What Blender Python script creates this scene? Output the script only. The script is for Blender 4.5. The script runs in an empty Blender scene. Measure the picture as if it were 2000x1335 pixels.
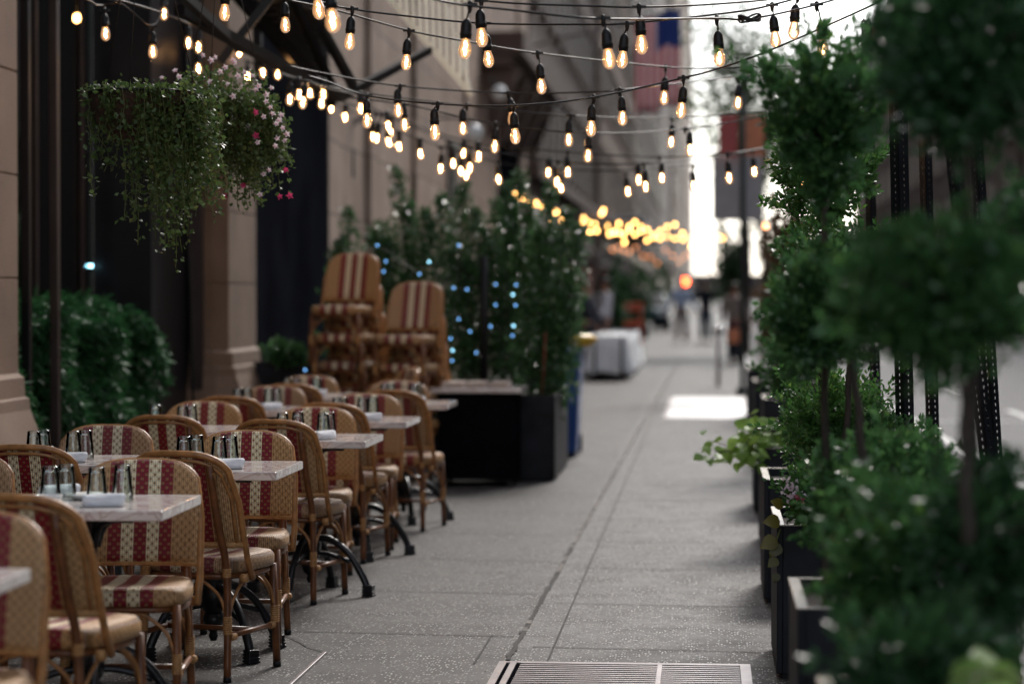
import bpy, math, random
import numpy as np
from mathutils import Vector, Matrix
random.seed(7); rng = np.random.default_rng(11)
S = bpy.context.scene
COL = S.collection
PI = math.pi
# ------------------------------------------------------------------ camera geometry (photo pixels 2000x1335)
FPX = 4722.0; CAMH = 1.43
TH = math.atan(380.0/FPX); PT = math.atan(92.5/FPX)
CAM = Vector((0, 0, CAMH))
FWD = Vector((-math.sin(TH)*math.cos(PT), math.cos(TH)*math.cos(PT), -math.sin(PT)))
RGT = Vector((math.cos(TH), math.sin(TH), 0)); UPV = RGT.cross(FWD)
def P(u, v, Z):
    """measured picture position + distance -> point of the street"""
    return CAM + Z*(FWD + (u-1000)/FPX*RGT + (667.5-v)/FPX*UPV)
def G(u, v, h=0.0):
    d = FWD + (u-1000)/FPX*RGT + (667.5-v)/FPX*UPV
    return CAM + d*((h-CAMH)/d.z)
# ------------------------------------------------------------------ materials
def newmat(name):
    m = bpy.data.materials.new(name); m.use_nodes = True
    nt = m.node_tree; b = nt.nodes['Principled BSDF']
    return m, nt, b
def N(nt, t, **kw):
    n = nt.nodes.new(t)
    for k, v in kw.items(): setattr(n, k, v)
    return n
def L(nt, a, b): nt.links.new(a, b)
def c4(c): return (c[0], c[1], c[2], 1)
def pmat(name, col, rough=.6, metal=0, var=.25, scale=6, bump=0, bscale=60, spec=.5, coat=0):
    m, nt, b = newmat(name)
    tc = N(nt, 'ShaderNodeTexCoord')
    nz = N(nt, 'ShaderNodeTexNoise'); nz.inputs['Scale'].default_value = scale; nz.inputs['Detail'].default_value = 6
    L(nt, tc.outputs['Object'], nz.inputs['Vector'])
    r = N(nt, 'ShaderNodeValToRGB'); r.color_ramp.elements[0].position = .3; r.color_ramp.elements[1].position = .7
    r.color_ramp.elements[0].color = c4([x*(1-var) for x in col]); r.color_ramp.elements[1].color = c4([min(1, x*(1+var)) for x in col])
    L(nt, nz.outputs['Fac'], r.inputs['Fac']); L(nt, r.outputs['Color'], b.inputs['Base Color'])
    b.inputs['Roughness'].default_value = rough; b.inputs['Metallic'].default_value = metal
    b.inputs['Specular IOR Level'].default_value = spec
    if coat: b.inputs['Coat Weight'].default_value = coat
    if bump:
        n2 = N(nt, 'ShaderNodeTexNoise'); n2.inputs['Scale'].default_value = bscale; n2.inputs['Detail'].default_value = 5
        L(nt, tc.outputs['Object'], n2.inputs['Vector'])
        bp = N(nt, 'ShaderNodeBump'); bp.inputs['Strength'].default_value = bump; bp.inputs['Distance'].default_value = .01
        L(nt, n2.outputs['Fac'], bp.inputs['Height']); L(nt, bp.outputs['Normal'], b.inputs['Normal'])
    return m
def emat(name, col, s):
    m, nt, b = newmat(name)
    b.inputs['Base Color'].default_value = c4(col)
    b.inputs['Emission Color'].default_value = c4(col); b.inputs['Emission Strength'].default_value = s
    return m
def leafmat(name, c1, c2, trans=.35, rough=.35, c3=None):
    m, nt, b = newmat(name)
    g = N(nt, 'ShaderNodeNewGeometry')
    r = N(nt, 'ShaderNodeValToRGB')
    r.color_ramp.elements[0].color = c4(c1); r.color_ramp.elements[1].color = c4(c2)
    if c3:
        e = r.color_ramp.elements.new(.93); e.color = c4(c2); r.color_ramp.elements[-1].color = c4(c3)
    L(nt, g.outputs['Random Per Island'], r.inputs['Fac']); L(nt, r.outputs['Color'], b.inputs['Base Color'])
    b.inputs['Roughness'].default_value = rough
    t = N(nt, 'ShaderNodeBsdfTranslucent'); L(nt, r.outputs['Color'], t.inputs['Color'])
    mx = N(nt, 'ShaderNodeMixShader'); mx.inputs[0].default_value = trans
    L(nt, b.outputs[0], mx.inputs[1]); L(nt, t.outputs[0], mx.inputs[2])
    L(nt, mx.outputs[0], nt.nodes['Material Output'].inputs['Surface'])
    return m
def math_n(nt, op, a, b=None, c=None):
    n = N(nt, 'ShaderNodeMath', operation=op)
    for i, x in enumerate((a, b, c)):
        if x is None: continue
        if isinstance(x, (int, float)): n.inputs[i].default_value = x
        else: L(nt, x, n.inputs[i])
    return n.outputs[0]
def mixc(nt, f, a, b):
    n = N(nt, 'ShaderNodeMix', data_type='RGBA')
    if isinstance(f, (int, float)): n.inputs[0].default_value = f
    else: L(nt, f, n.inputs[0])
    for i, x in ((6, a), (7, b)):
        if isinstance(x, tuple): n.inputs[i].default_value = c4(x)
        else: L(nt, x, n.inputs[i])
    return n.outputs[2]
def weave_mat():
    m, nt, b = newmat('woven_rattan')
    uv = N(nt, 'ShaderNodeUVMap'); sp = N(nt, 'ShaderNodeSeparateXYZ'); L(nt, uv.outputs[0], sp.inputs[0])
    x, y = sp.outputs[0], sp.outputs[1]
    cw = .0147
    sx = math_n(nt, 'DIVIDE', x, cw); sy = math_n(nt, 'DIVIDE', y, cw)
    sx = math_n(nt, 'ADD', sx, 50.5); sy = math_n(nt, 'ADD', sy, 50.0)
    ix = math_n(nt, 'FLOOR', sx); iy = math_n(nt, 'FLOOR', sy)
    fx = math_n(nt, 'ABSOLUTE', math_n(nt, 'SUBTRACT', math_n(nt, 'FRACT', sx), .5))
    fy = math_n(nt, 'ABSOLUTE', math_n(nt, 'SUBTRACT', math_n(nt, 'FRACT', sy), .5))
    chk = math_n(nt, 'MODULO', math_n(nt, 'ADD', ix, iy), 2.0)
    over = math_n(nt, 'MULTIPLY', math_n(nt, 'GREATER_THAN', chk, .5),
                  math_n(nt, 'MULTIPLY', math_n(nt, 'LESS_THAN', fx, .30), math_n(nt, 'LESS_THAN', fy, .30)))
    # vertical strands: three cells wide stripes, maroon-cream-maroon-cream-maroon
    st = math_n(nt, 'FLOOR', math_n(nt, 'DIVIDE', math_n(nt, 'ADD', math_n(nt, 'SUBTRACT', ix, 50.0), 7.0), 3.0))
    ins = math_n(nt, 'MULTIPLY', math_n(nt, 'GREATER_THAN', st, -.5), math_n(nt, 'LESS_THAN', st, 4.5))
    odd = math_n(nt, 'GREATER_THAN', math_n(nt, 'MODULO', math_n(nt, 'ABSOLUTE', st), 2.0), .5)
    nz = N(nt, 'ShaderNodeTexNoise'); nz.inputs['Scale'].default_value = 90; L(nt, uv.outputs[0], nz.inputs['Vector'])
    tan = mixc(nt, nz.outputs['Fac'], (.46, .235, .095), (.72, .45, .22))
    striped = mixc(nt, odd, (.26, .008, .022), (.95, .82, .56))
    vert = mixc(nt, ins, tan, striped)
    tan2 = mixc(nt, nz.outputs['Fac'], (.21, .09, .030), (.45, .25, .11))
    col = mixc(nt, over, vert, tan2)
    # dark gaps between the strands
    hx = math_n(nt, 'ABSOLUTE', math_n(nt, 'SUBTRACT', math_n(nt, 'FRACT', math_n(nt, 'MULTIPLY', sx, 2.0)), .5))
    hy = math_n(nt, 'ABSOLUTE', math_n(nt, 'SUBTRACT', math_n(nt, 'FRACT', math_n(nt, 'MULTIPLY', sy, 2.0)), .5))
    edge = math_n(nt, 'SUBTRACT', 1.0, math_n(nt, 'MULTIPLY', math_n(nt, 'GREATER_THAN', hx, .36), .7))
    edge2 = math_n(nt, 'SUBTRACT', 1.0, math_n(nt, 'MULTIPLY', math_n(nt, 'GREATER_THAN', fy, .44), .5))
    e = math_n(nt, 'MULTIPLY', edge, edge2)
    dk = N(nt, 'ShaderNodeMix', data_type='RGBA', blend_type='MULTIPLY'); dk.inputs[0].default_value = 1
    cb = N(nt, 'ShaderNodeCombineXYZ'); [L(nt, e, cb.inputs[i]) for i in range(3)]
    oi = N(nt, 'ShaderNodeObjectInfo'); hv = N(nt, 'ShaderNodeHueSaturation'); L(nt, col, hv.inputs['Color'])
    L(nt, math_n(nt, 'ADD', math_n(nt, 'MULTIPLY', oi.outputs['Random'], .30), .86), hv.inputs['Value']); L(nt, math_n(nt, 'ADD', math_n(nt, 'MULTIPLY', oi.outputs['Random'], .2), .88), hv.inputs['Saturation']); col = hv.outputs[0]
    L(nt, col, dk.inputs[6]); L(nt, cb.outputs[0], dk.inputs[7]); L(nt, dk.outputs[2], b.inputs['Base Color'])
    h1 = math_n(nt, 'SUBTRACT', .5, math_n(nt, 'MULTIPLY', hx, hx)); h2 = math_n(nt, 'SUBTRACT', .5, math_n(nt, 'MULTIPLY', hy, hy))
    h = math_n(nt, 'ADD', math_n(nt, 'MULTIPLY', over, h2), math_n(nt, 'MULTIPLY', math_n(nt, 'SUBTRACT', 1.0, over), h1))
    bp = N(nt, 'ShaderNodeBump'); bp.inputs['Strength'].default_value = .9; bp.inputs['Distance'].default_value = .006
    L(nt, h, bp.inputs['Height']); L(nt, bp.outputs['Normal'], b.inputs['Normal'])
    b.inputs['Roughness'].default_value = .46
    return m
def marble_mat():
    m, nt, b = newmat('veined_marble')
    tc = N(nt, 'ShaderNodeTexCoord')
    n1 = N(nt, 'ShaderNodeTexNoise'); n1.inputs['Scale'].default_value = 5; n1.inputs['Detail'].default_value = 9; n1.inputs['Distortion'].default_value = 2.2
    L(nt, tc.outputs['Object'], n1.inputs['Vector'])
    r = N(nt, 'ShaderNodeValToRGB'); e = r.color_ramp.elements
    e[0].position = .30; e[0].color = (.74, .70, .68, 1); e[1].position = .62; e[1].color = (.80, .77, .75, 1)
    k = e.new(.47); k.color = (.70, .65, .62, 1); k = e.new(.50); k.color = (.48, .38, .36, 1); k = e.new(.53); k.color = (.72, .67, .65, 1)
    L(nt, n1.outputs['Fac'], r.inputs['Fac']); L(nt, r.outputs['Color'], b.inputs['Base Color'])
    b.inputs['Roughness'].default_value = .10
    return m
def pave_mat():
    m, nt, b = newmat('speckled_pavement')
    tc = N(nt, 'ShaderNodeTexCoord'); ob = tc.outputs['Object']
    mp_ = N(nt, 'ShaderNodeMapping'); mp_.inputs['Scale'].default_value = (1, .42, 1); L(nt, ob, mp_.inputs[0]); st_ = mp_.outputs[0]
    def noise(s, d=5, dist=0):
        n = N(nt, 'ShaderNodeTexNoise'); n.inputs['Scale'].default_value = s; n.inputs['Detail'].default_value = d; n.inputs['Distortion'].default_value = dist
        L(nt, ob, n.inputs['Vector']); return n.outputs['Fac']
    big = noise(.9, 6); mid = noise(4.5, 7); fine = noise(160, 3)
    sx_ = N(nt, 'ShaderNodeSeparateXYZ'); L(nt, ob, sx_.inputs[0])
    cell = N(nt, 'ShaderNodeCombineXYZ'); L(nt, math_n(nt, 'FLOOR', math_n(nt, 'DIVIDE', math_n(nt, 'ADD', sx_.outputs[1], -8.3), 1.4)), cell.inputs[1]); L(nt, math_n(nt, 'FLOOR', math_n(nt, 'DIVIDE', math_n(nt, 'ADD', sx_.outputs[0], .775), 1.56)), cell.inputs[0])
    wn = N(nt, 'ShaderNodeTexWhiteNoise'); wn.noise_dimensions = '2D'; L(nt, cell.outputs[0], wn.inputs['Vector'])
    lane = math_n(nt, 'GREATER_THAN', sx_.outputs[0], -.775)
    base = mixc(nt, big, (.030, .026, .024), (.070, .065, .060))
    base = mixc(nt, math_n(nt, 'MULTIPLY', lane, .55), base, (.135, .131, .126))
    base = mixc(nt, math_n(nt, 'MULTIPLY', wn.outputs['Value'], .55), base, (.062, .057, .053))
    r0 = N(nt, 'ShaderNodeValToRGB'); r0.color_ramp.elements[0].position = .38; r0.color_ramp.elements[1].position = .66
    L(nt, mid, r0.inputs['Fac']); base = mixc(nt, math_n(nt, 'MULTIPLY', r0.outputs['Color'], .5), base, (.052, .048, .045))
    r9 = N(nt, 'ShaderNodeValToRGB'); r9.color_ramp.elements[0].position = .56; r9.color_ramp.elements[1].position = .62; L(nt, noise(1.7, 8, 1.2), r9.inputs['Fac'])
    base = mixc(nt, math_n(nt, 'MULTIPLY', r9.outputs['Color'], .35), base, (.035, .031, .029))
    v = N(nt, 'ShaderNodeTexVoronoi'); v.inputs["Scale"].default_value = 88; L(nt, st_, v.inputs['Vector'])
    sel = math_n(nt, 'GREATER_THAN', N2(nt, v.outputs['Color']), .52)
    near = math_n(nt, 'LESS_THAN', v.outputs['Distance'], .36)
    sp = math_n(nt, 'MULTIPLY', sel, near)
    col = mixc(nt, sp, base, (.40, .40, .385))
    v2 = N(nt, 'ShaderNodeTexVoronoi'); v2.inputs['Scale'].default_value = 60; L(nt, st_, v2.inputs['Vector'])
    sp2 = math_n(nt, 'MULTIPLY', math_n(nt, 'GREATER_THAN', N2(nt, v2.outputs['Color']), .62), math_n(nt, 'LESS_THAN', v2.outputs['Distance'], .33))
    col = mixc(nt, sp2, col, (.018, .016, .015))
    # gum and drip stains
    v3 = N(nt, 'ShaderNodeTexVoronoi'); v3.inputs['Scale'].default_value = 2.3; v3.feature = 'F1'; L(nt, ob, v3.inputs['Vector'])
    col = mixc(nt, math_n(nt, 'MULTIPLY', math_n(nt, 'LESS_THAN', v3.outputs['Distance'], .07), .6), col, (.03, .028, .027))
    L(nt, col, b.inputs['Base Color'])
    rr = N(nt, 'ShaderNodeMapRange'); rr.inputs['To Min'].default_value = .46; rr.inputs['To Max'].default_value = .72; L(nt, mid, rr.inputs[0])
    rg = math_n(nt, 'SUBTRACT', rr.outputs[0], math_n(nt, 'MULTIPLY', sp, .33)); L(nt, rg, b.inputs['Roughness']); b.inputs['Specular IOR Level'].default_value = .2
    hh = math_n(nt, 'ADD', fine, math_n(nt, 'MULTIPLY', sp, .5))
    bp = N(nt, 'ShaderNodeBump'); bp.inputs['Strength'].default_value = .7; bp.inputs['Distance'].default_value = .004
    L(nt, hh, bp.inputs['Height']); L(nt, bp.outputs['Normal'], b.inputs['Normal'])
    return m
def N2(nt, colsock):
    s = N(nt, 'ShaderNodeSeparateXYZ'); L(nt, colsock, s.inputs[0]); return s.outputs[0]
def stone_mat(name, a, bc, blocks=None):
    m, nt, b = newmat(name)
    tc = N(nt, 'ShaderNodeTexCoord')
    n1 = N(nt, 'ShaderNodeTexNoise'); n1.inputs['Scale'].default_value = 1.3; n1.inputs['Detail'].default_value = 8; L(nt, tc.outputs['Object'], n1.inputs['Vector'])
    n2 = N(nt, 'ShaderNodeTexNoise'); n2.inputs['Scale'].default_value = 70; n2.inputs['Detail'].default_value = 4; L(nt, tc.outputs['Object'], n2.inputs['Vector'])
    f = math_n(nt, 'ADD', math_n(nt, 'MULTIPLY', n1.outputs['Fac'], .7), math_n(nt, 'MULTIPLY', n2.outputs['Fac'], .3))
    r = N(nt, 'ShaderNodeValToRGB'); r.color_ramp.elements[0].position = .35; r.color_ramp.elements[1].position = .65
    r.color_ramp.elements[0].color = c4(a); r.color_ramp.elements[1].color = c4(bc)
    L(nt, f, r.inputs['Fac']); col = r.outputs['Color']
    if blocks:
        mp = N(nt, 'ShaderNodeSeparateXYZ'); L(nt, tc.outputs['Object'], mp.inputs[0])
        cb = N(nt, 'ShaderNodeCombineXYZ'); L(nt, mp.outputs[1], cb.inputs[0]); L(nt, mp.outputs[2], cb.inputs[1])
        bk = N(nt, 'ShaderNodeTexBrick'); bk.inputs['Scale'].default_value = 1; bk.inputs['Brick Width'].default_value = blocks[0]; bk.inputs['Row Height'].default_value = blocks[1]
        bk.inputs['Mortar Size'].default_value = blocks[2]; bk.inputs['Color1'].default_value = (1, 1, 1, 1); bk.inputs['Color2'].default_value = (.82, .8, .78, 1); bk.inputs['Mortar'].default_value = (.35, .33, .3, 1)
        L(nt, cb.outputs[0], bk.inputs['Vector'])
        mm = N(nt, 'ShaderNodeMix', data_type='RGBA', blend_type='MULTIPLY'); mm.inputs[0].default_value = 1
        L(nt, col, mm.inputs[6]); L(nt, bk.outputs['Color'], mm.inputs[7]); col = mm.outputs[2]
    L(nt, col, b.inputs['Base Color']); b.inputs['Roughness'].default_value = .8
    bp = N(nt, 'ShaderNodeBump'); bp.inputs['Strength'].default_value = .5; bp.inputs['Distance'].default_value = .006
    L(nt, n2.outputs['Fac'], bp.inputs['Height']); L(nt, bp.outputs['Normal'], b.inputs['Normal'])
    return m
def glass_mat(name, tint, thin=True, rough=0.0, refl=.12):
    m, nt, b = newmat(name)
    tr = N(nt, 'ShaderNodeBsdfTransparent'); tr.inputs[0].default_value = c4(tint)
    gl = N(nt, 'ShaderNodeBsdfGlossy'); gl.inputs['Roughness'].default_value = rough; gl.inputs[0].default_value = (1, 1, 1, 1)
    fr = N(nt, 'ShaderNodeFresnel'); fr.inputs[0].default_value = 1.5
    mx = N(nt, 'ShaderNodeMixShader'); L(nt, math_n(nt, 'MINIMUM', math_n(nt, 'ADD', fr.outputs[0], refl), 1.0), mx.inputs[0])
    L(nt, tr.outputs[0], mx.inputs[1]); L(nt, gl.outputs[0], mx.inputs[2]); L(nt, mx.outputs[0], nt.nodes['Material Output'].inputs['Surface'])
    return m
M = {}
M['weave'] = weave_mat()
M['cane'] = pmat('honey_rattan_cane', (.38, .175, .060), .32, var=.3, scale=30)
M['darkcane'] = pmat('dark_rattan_pole', (.155, .055, .018), .35, var=.4, scale=18)
M['bind'] = pmat('rattan_binding', (.46, .24, .09), .45, var=.25, scale=80, bump=.3, bscale=200)
M['black'] = pmat('black_rubber', (.012, .012, .013), .5, spec=0.3)
M['iron'] = pmat('black_cast_iron', (.010, .011, .014), .28, var=.3, bump=.15, bscale=90)
M['marble'] = marble_mat()
M['linen'] = pmat('white_linen', (.72, .74, .78), .85, var=.06, scale=20, bump=.4, bscale=120)
M['china'] = pmat('white_china', (.75, .77, .76), .18, var=.03)
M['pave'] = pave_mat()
M['joint'] = pmat('pavement_joint_dirt', (.035, .032, .03), .9, var=.4)
M['jointlight'] = pmat('crumbling_mortar', (.20, .18, .16), .9, var=.45, scale=12, bump=.8, bscale=50)
M['steel'] = pmat('worn_steel', (.22, .20, .20), .38, 1, var=.2, scale=8)
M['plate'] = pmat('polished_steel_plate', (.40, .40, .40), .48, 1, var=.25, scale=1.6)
M['asphalt'] = pmat('asphalt', (.055, .055, .058), .75, var=.3, scale=3, bump=.5, bscale=150)
M['paint'] = pmat('white_road_paint', (.6, .6, .57), .7, var=.2, scale=9)
M['kerb'] = pmat('granite_kerb', (.36, .34, .32), .35, var=.2, scale=12, bump=.3)
M['stone'] = stone_mat('brown_limestone', (.14, .088, .056), (.26, .172, .118))
M['stonewall'] = stone_mat('weathered_stone_wall', (.27, .185, .140), (.46, .345, .270), (1.5, .75, .012))
M['brownstone'] = stone_mat('dark_brown_stone', (.07, .045, .035), (.15, .10, .08), (1.2, .5, .012))
M['paleface'] = stone_mat('pale_stone_facade', (.22, .165, .13), (.36, .28, .23), (1.4, .6, .012))
M['greyface'] = stone_mat('grey_facade', (.12, .10, .09), (.26, .21, .18), (1.0, .4, .012))
M['panel'] = pmat('charcoal_painted_panel', (.012, .013, .017), .7, var=.3, scale=1.5, spec=0.0)
M['frame'] = pmat('black_shopfront_metal', (.010, .010, .013), .35, var=.2, spec=0.25)
M['bronze'] = pmat('bronze_mullion', (.040, .028, .026), .4, var=.2, spec=0.3)
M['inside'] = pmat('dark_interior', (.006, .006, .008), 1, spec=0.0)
M['pane'] = glass_mat('shop_window_glass', (.35, .40, .40), refl=.05)
M['winglass'] = pmat('dark_window_glass', (.018, .018, .02), .35, var=.3, spec=.25)
M['canopy'] = pmat('black_canopy_steel', (.006, .0055, .006), .4, var=.3, spec=0.2)
M['grille'] = leafmat('pale_translucent_slats', (.90, .87, .80), (.95, .92, .85), .78, .5)
M['planter'] = pmat('black_painted_planter', (.010, .011, .016), .55, var=.65, scale=7, spec=0.22)
M['rim'] = pmat('bare_planter_rim', (.55, .50, .44), .25, .6, var=.15)
M['soil'] = pmat('dark_soil', (.02, .014, .01), .95, var=.4, scale=40, bump=.8)
M['bark'] = pmat('topiary_bark', (.045, .033, .026), .85, var=.3, scale=25, bump=.6)
M['coco'] = pmat('coco_liner', (.050, .024, .012), .95, var=.5, scale=40, bump=1, bscale=90)
M['stem'] = pmat('green_stem', (.10, .12, .03), .6, var=.3)
M['wire'] = pmat('black_cable', (.010, .010, .010), .45, spec=0.35)
M['bulbglass'] = glass_mat('bulb_glass', (1, .90, .74), refl=.06)
nt_ = M['bulbglass'].node_tree; em_ = N(nt_, 'ShaderNodeEmission'); em_.inputs[0].default_value = (1, .50, .22, 1); em_.inputs[1].default_value = .30
ad_ = N(nt_, 'ShaderNodeAddShader'); L(nt_, nt_.nodes['Mix Shader'].outputs[0], ad_.inputs[0]); L(nt_, em_.outputs[0], ad_.inputs[1]); L(nt_, ad_.outputs[0], nt_.nodes['Material Output'].inputs['Surface'])
M['fil'] = emat('glowing_filament', (1, .56, .24), 85)
M['filnear'] = emat('warm_filament', (1, .45, .16), 75)
M['amber'] = emat('amber_lamp', (1, .50, .14), 9)
M['amberdim'] = emat('dim_amber_lamp', (1, .36, .14), 5)
M['blue'] = emat('blue_fairy_light', (.20, .50, 1), 2.2)
M['cyan'] = emat('cyan_fairy_light', (.35, .80, 1), 4)
M['redlamp'] = emat('red_signal', (1, .10, .03), 14)
M['thin'] = glass_mat('thin_clear_glass', (.93, .96, .95), refl=0.0)
M['drink'] = newmat('clear_glass')[0]
bb = M['drink'].node_tree.nodes['Principled BSDF']; bb.inputs['Transmission Weight'].default_value = 1; bb.inputs['Roughness'].default_value = 0.01; bb.inputs['IOR'].default_value = 1.45
M['box'] = leafmat('boxwood_leaves', (.034, .100, .034), (.090, .205, .066), .4, .17, (.12, .24, .05))
M['box2'] = leafmat('boxwood_fresh_leaves', (.040, .115, .030), (.10, .23, .055), .4, .16, (.20, .34, .07))
M['yew'] = leafmat('dark_topiary_leaves', (.022, .066, .027), (.056, .140, .050), .35, .2)
M['laurel'] = leafmat('laurel_leaves', (.034, .090, .034), (.080, .18, .065), .3, .12, (.30, .38, .26))  # pale third colour: variegation plus painted leaf glints
M['hedge'] = leafmat('hedge_leaves', (.018, .085, .028), (.045, .17, .055), .2, .5)
M['trail'] = leafmat('trailing_leaves', (.045, .085, .024), (.11, .17, .05), .35, .40, (.22, .25, .07))
M['lime'] = leafmat('lime_leaves', (.20, .36, .07), (.38, .58, .13), .5, .35)
M['coleus'] = leafmat('coleus_leaves', (.06, .06, .014), (.20, .17, .035), .4, .35)
M['pink'] = leafmat('pink_petals', (.66, .50, .58), (.90, .80, .84), .3, .6)
M['magenta'] = leafmat('magenta_petals', (.45, .02, .10), (.70, .08, .22), .3, .6)
M['crown'] = leafmat('street_tree_leaves', (.05, .10, .04), (.13, .19, .08), .4, .5)
M['rust'] = leafmat('bronze_leaves', (.08, .04, .02), (.16, .09, .04), .3, .5)
M['signgrey'] = pmat('grey_sign_back', (.36, .34, .35), .6, 0, var=.08)
M['signred'] = pmat('red_sign', (.40, .06, .06), .5, var=.1)
M['signorange'] = pmat('orange_sign', (.60, .20, .09), .5, var=.1)
M['pole'] = pmat('dark_green_pole', (.012, .022, .020), .4)
M['bin'] = pmat('blue_plastic', (.012, .07, .28), .35, var=.1)
M['yellow'] = pmat('yellow_plastic', (.85, .50, .03), .4, var=.1)
M['cloth'] = pmat('white_tablecloth', (.84, .87, .90), .85, var=.05, scale=8)
M['skin'] = pmat('skin', (.30, .16, .11), .5, var=.1)
M['hair'] = pmat('dark_hair', (.015, .011, .009), .6)
M['shirtblue'] = pmat('light_blue_cotton', (.56, .68, .90), .85, var=.1)
M['navy'] = pmat('navy_cotton', (.012, .016, .03), .85, var=.1)
M['beige'] = pmat('beige_cotton', (.22, .18, .16), .85, var=.1)
M['jeans'] = pmat('dark_denim', (.03, .05, .09), .85, var=.2)
M['white'] = pmat('white_cotton', (.62, .62, .66), .85, var=.08)
M['carteal'] = pmat('dark_teal_car_paint', (.02, .07, .085), .2, .2, var=.1, coat=.8)
M['carmaroon'] = pmat('maroon_car_paint', (.11, .02, .025), .2, .2, var=.1, coat=.8)
M['carwhite'] = pmat('white_car_paint', (.55, .55, .55), .25, var=.05, coat=.8)
M['chrome'] = pmat('chrome', (.7, .7, .7), .12, 1, var=.05)
M['redbar'] = pmat('orange_barricade', (.75, .13, .05), .5, var=.1)
M['flagred'] = leafmat('flag_red', (.45, .10, .11), (.50, .11, .12), .5, .8)
M['flagblue'] = leafmat('flag_blue', (.04, .08, .26), (.05, .09, .28), .5, .8)
M['flagwhite'] = leafmat('flag_white', (.7, .6, .62), (.72, .62, .64), .5, .8)
M['awndark'] = pmat('dark_awning_canvas', (.030, .024, .024), .9, var=.2, spec=.1)
M['awnwhite'] = pmat('white_awning', (.55, .53, .52), .7, var=.1)
# ------------------------------------------------------------------ mesh helpers
class MB:
    def __init__(s): s.v = []; s.f = []; s.m = []; s.uv = None; s.sm = []
    def add(s, vs, fs, mi=0, smooth=True):
        o = len(s.v); s.v += [tuple(x) for x in vs]; s.f += [tuple(i+o for i in f) for f in fs]; s.m += [mi]*len(fs); s.sm += [smooth]*len(fs)
        return s
    def box(s, a, b, mi=0, mat=None):
        x0, y0, z0 = a; x1, y1, z1 = b
        vs = [Vector(q) for q in ((x0, y0, z0), (x1, y0, z0), (x1, y1, z0), (x0, y1, z0), (x0, y0, z1), (x1, y0, z1), (x1, y1, z1), (x0, y1, z1))]
        if mat: vs = [mat @ q for q in vs]
        return s.add(vs, [(0, 3, 2, 1), (4, 5, 6, 7), (0, 1, 5, 4), (1, 2, 6, 5), (2, 3, 7, 6), (3, 0, 4, 7)], mi, False)
    def bar(s, p, q, w, h, mi=0):
        p = Vector(p); q = Vector(q); d = (q-p); ln = d.length; d.normalize()
        up = Vector((0, 0, 1)) if abs(d.z) < .95 else Vector((0, 1, 0))
        r = d.cross(up).normalized(); u = r.cross(d)
        mt = Matrix((r, d, u)).transposed().to_4x4(); mt.translation = p
        return s.box((-w/2, 0, -h/2), (w/2, ln, h/2), mi, mt)
    def tube(s, pts, r, n=8, mi=0, closed=False, cap=True):
        pts = [Vector(p) for p in pts]; k = len(pts)
        rr = r if isinstance(r, (list, tuple)) else [r]*k
        vs = []; prev = None
        for i, p in enumerate(pts):
            a = pts[(i-1) % k] if (closed or i > 0) else p; b = pts[(i+1) % k] if (closed or i < k-1) else p
            t = (b-a).normalized()
            if prev is None:
                up = Vector((0, 0, 1)) if abs(t.z) < .9 else Vector((1, 0, 0)); x = t.cross(up).normalized()
            else: x = (prev - t*prev.dot(t)).normalized()
            prev = x; y = t.cross(x)
            for j in range(n):
                an = 2*PI*j/n; vs.append(p + (x*math.cos(an)+y*math.sin(an))*rr[i])
        fs = []
        for i in range(k if closed else k-1):
            a = i*n; b = ((i+1) % k)*n
            for j in range(n): fs.append((a+j, a+(j+1) % n, b+(j+1) % n, b+j))
        if cap and not closed: fs.append(tuple(range(n-1, -1, -1))); fs.append(tuple((k-1)*n+j for j in range(n)))
        return s.add(vs, fs, mi)
    def lathe(s, prof, n=20, mi=0, c=(0, 0, 0), capb=True):
        vs = []; fs = []
        for (r, z) in prof:
            for j in range(n): vs.append((c[0]+r*math.cos(2*PI*j/n), c[1]+r*math.sin(2*PI*j/n), c[2]+z))
        for i in range(len(prof)-1):
            for j in range(n): fs.append((i*n+j, i*n+(j+1) % n, (i+1)*n+(j+1) % n, (i+1)*n+j))
        if capb: fs.append(tuple(range(n-1, -1, -1))); k = (len(prof)-1)*n; fs.append(tuple(k+j for j in range(n)))
        return s.add(vs, fs, mi)
    def mesh(s, name, mats):
        me = bpy.data.meshes.new(name); me.from_pydata(s.v, [], s.f); 
        for m in (mats if isinstance(mats, (list, tuple)) else [mats]): me.materials.append(m)
        me.polygons.foreach_set('material_index', s.m); me.polygons.foreach_set('use_smooth', s.sm)
        if s.uv is not None:
            ul = me.uv_layers.new(name='UVMap')
            for lp in me.loops: ul.data[lp.index].uv = s.uv[lp.vertex_index]
        me.update(); return me
    def build(s, name, mats, parent=None, bevel=0, angle=None):
        o = bpy.data.objects.new(name, s.mesh(name, mats)); COL.objects.link(o)
        if parent: o.parent = parent
        if bevel:
            b = o.modifiers.new('Bevel', 'BEVEL'); b.width = bevel; b.segments = 2; b.limit_method = 'ANGLE'
        return o
def tag(o, label=None, cat=None, group=None, kind=None):
    if label: o['label'] = label
    if cat: o['category'] = cat
    if group: o['group'] = group
    if kind: o['kind'] = kind
    return o
def empty(name, loc=(0, 0, 0), rz=0, label=None, cat=None, group=None):
    o = bpy.data.objects.new(name, None); COL.objects.link(o); o.location = loc; o.rotation_euler = (0, 0, rz); o.empty_display_size = .1
    return tag(o, label, cat, group)
def copy_tree(o, parent=None):
    c = o.copy(); COL.objects.link(c); c.parent = parent
    for ch in list(o.children): 
        if ch.name in COL.objects: copy_tree(ch, c)
    return c
def struct(name, mb, mat, **k): return tag(mb.build(name, mat, **k), kind='structure')
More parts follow.
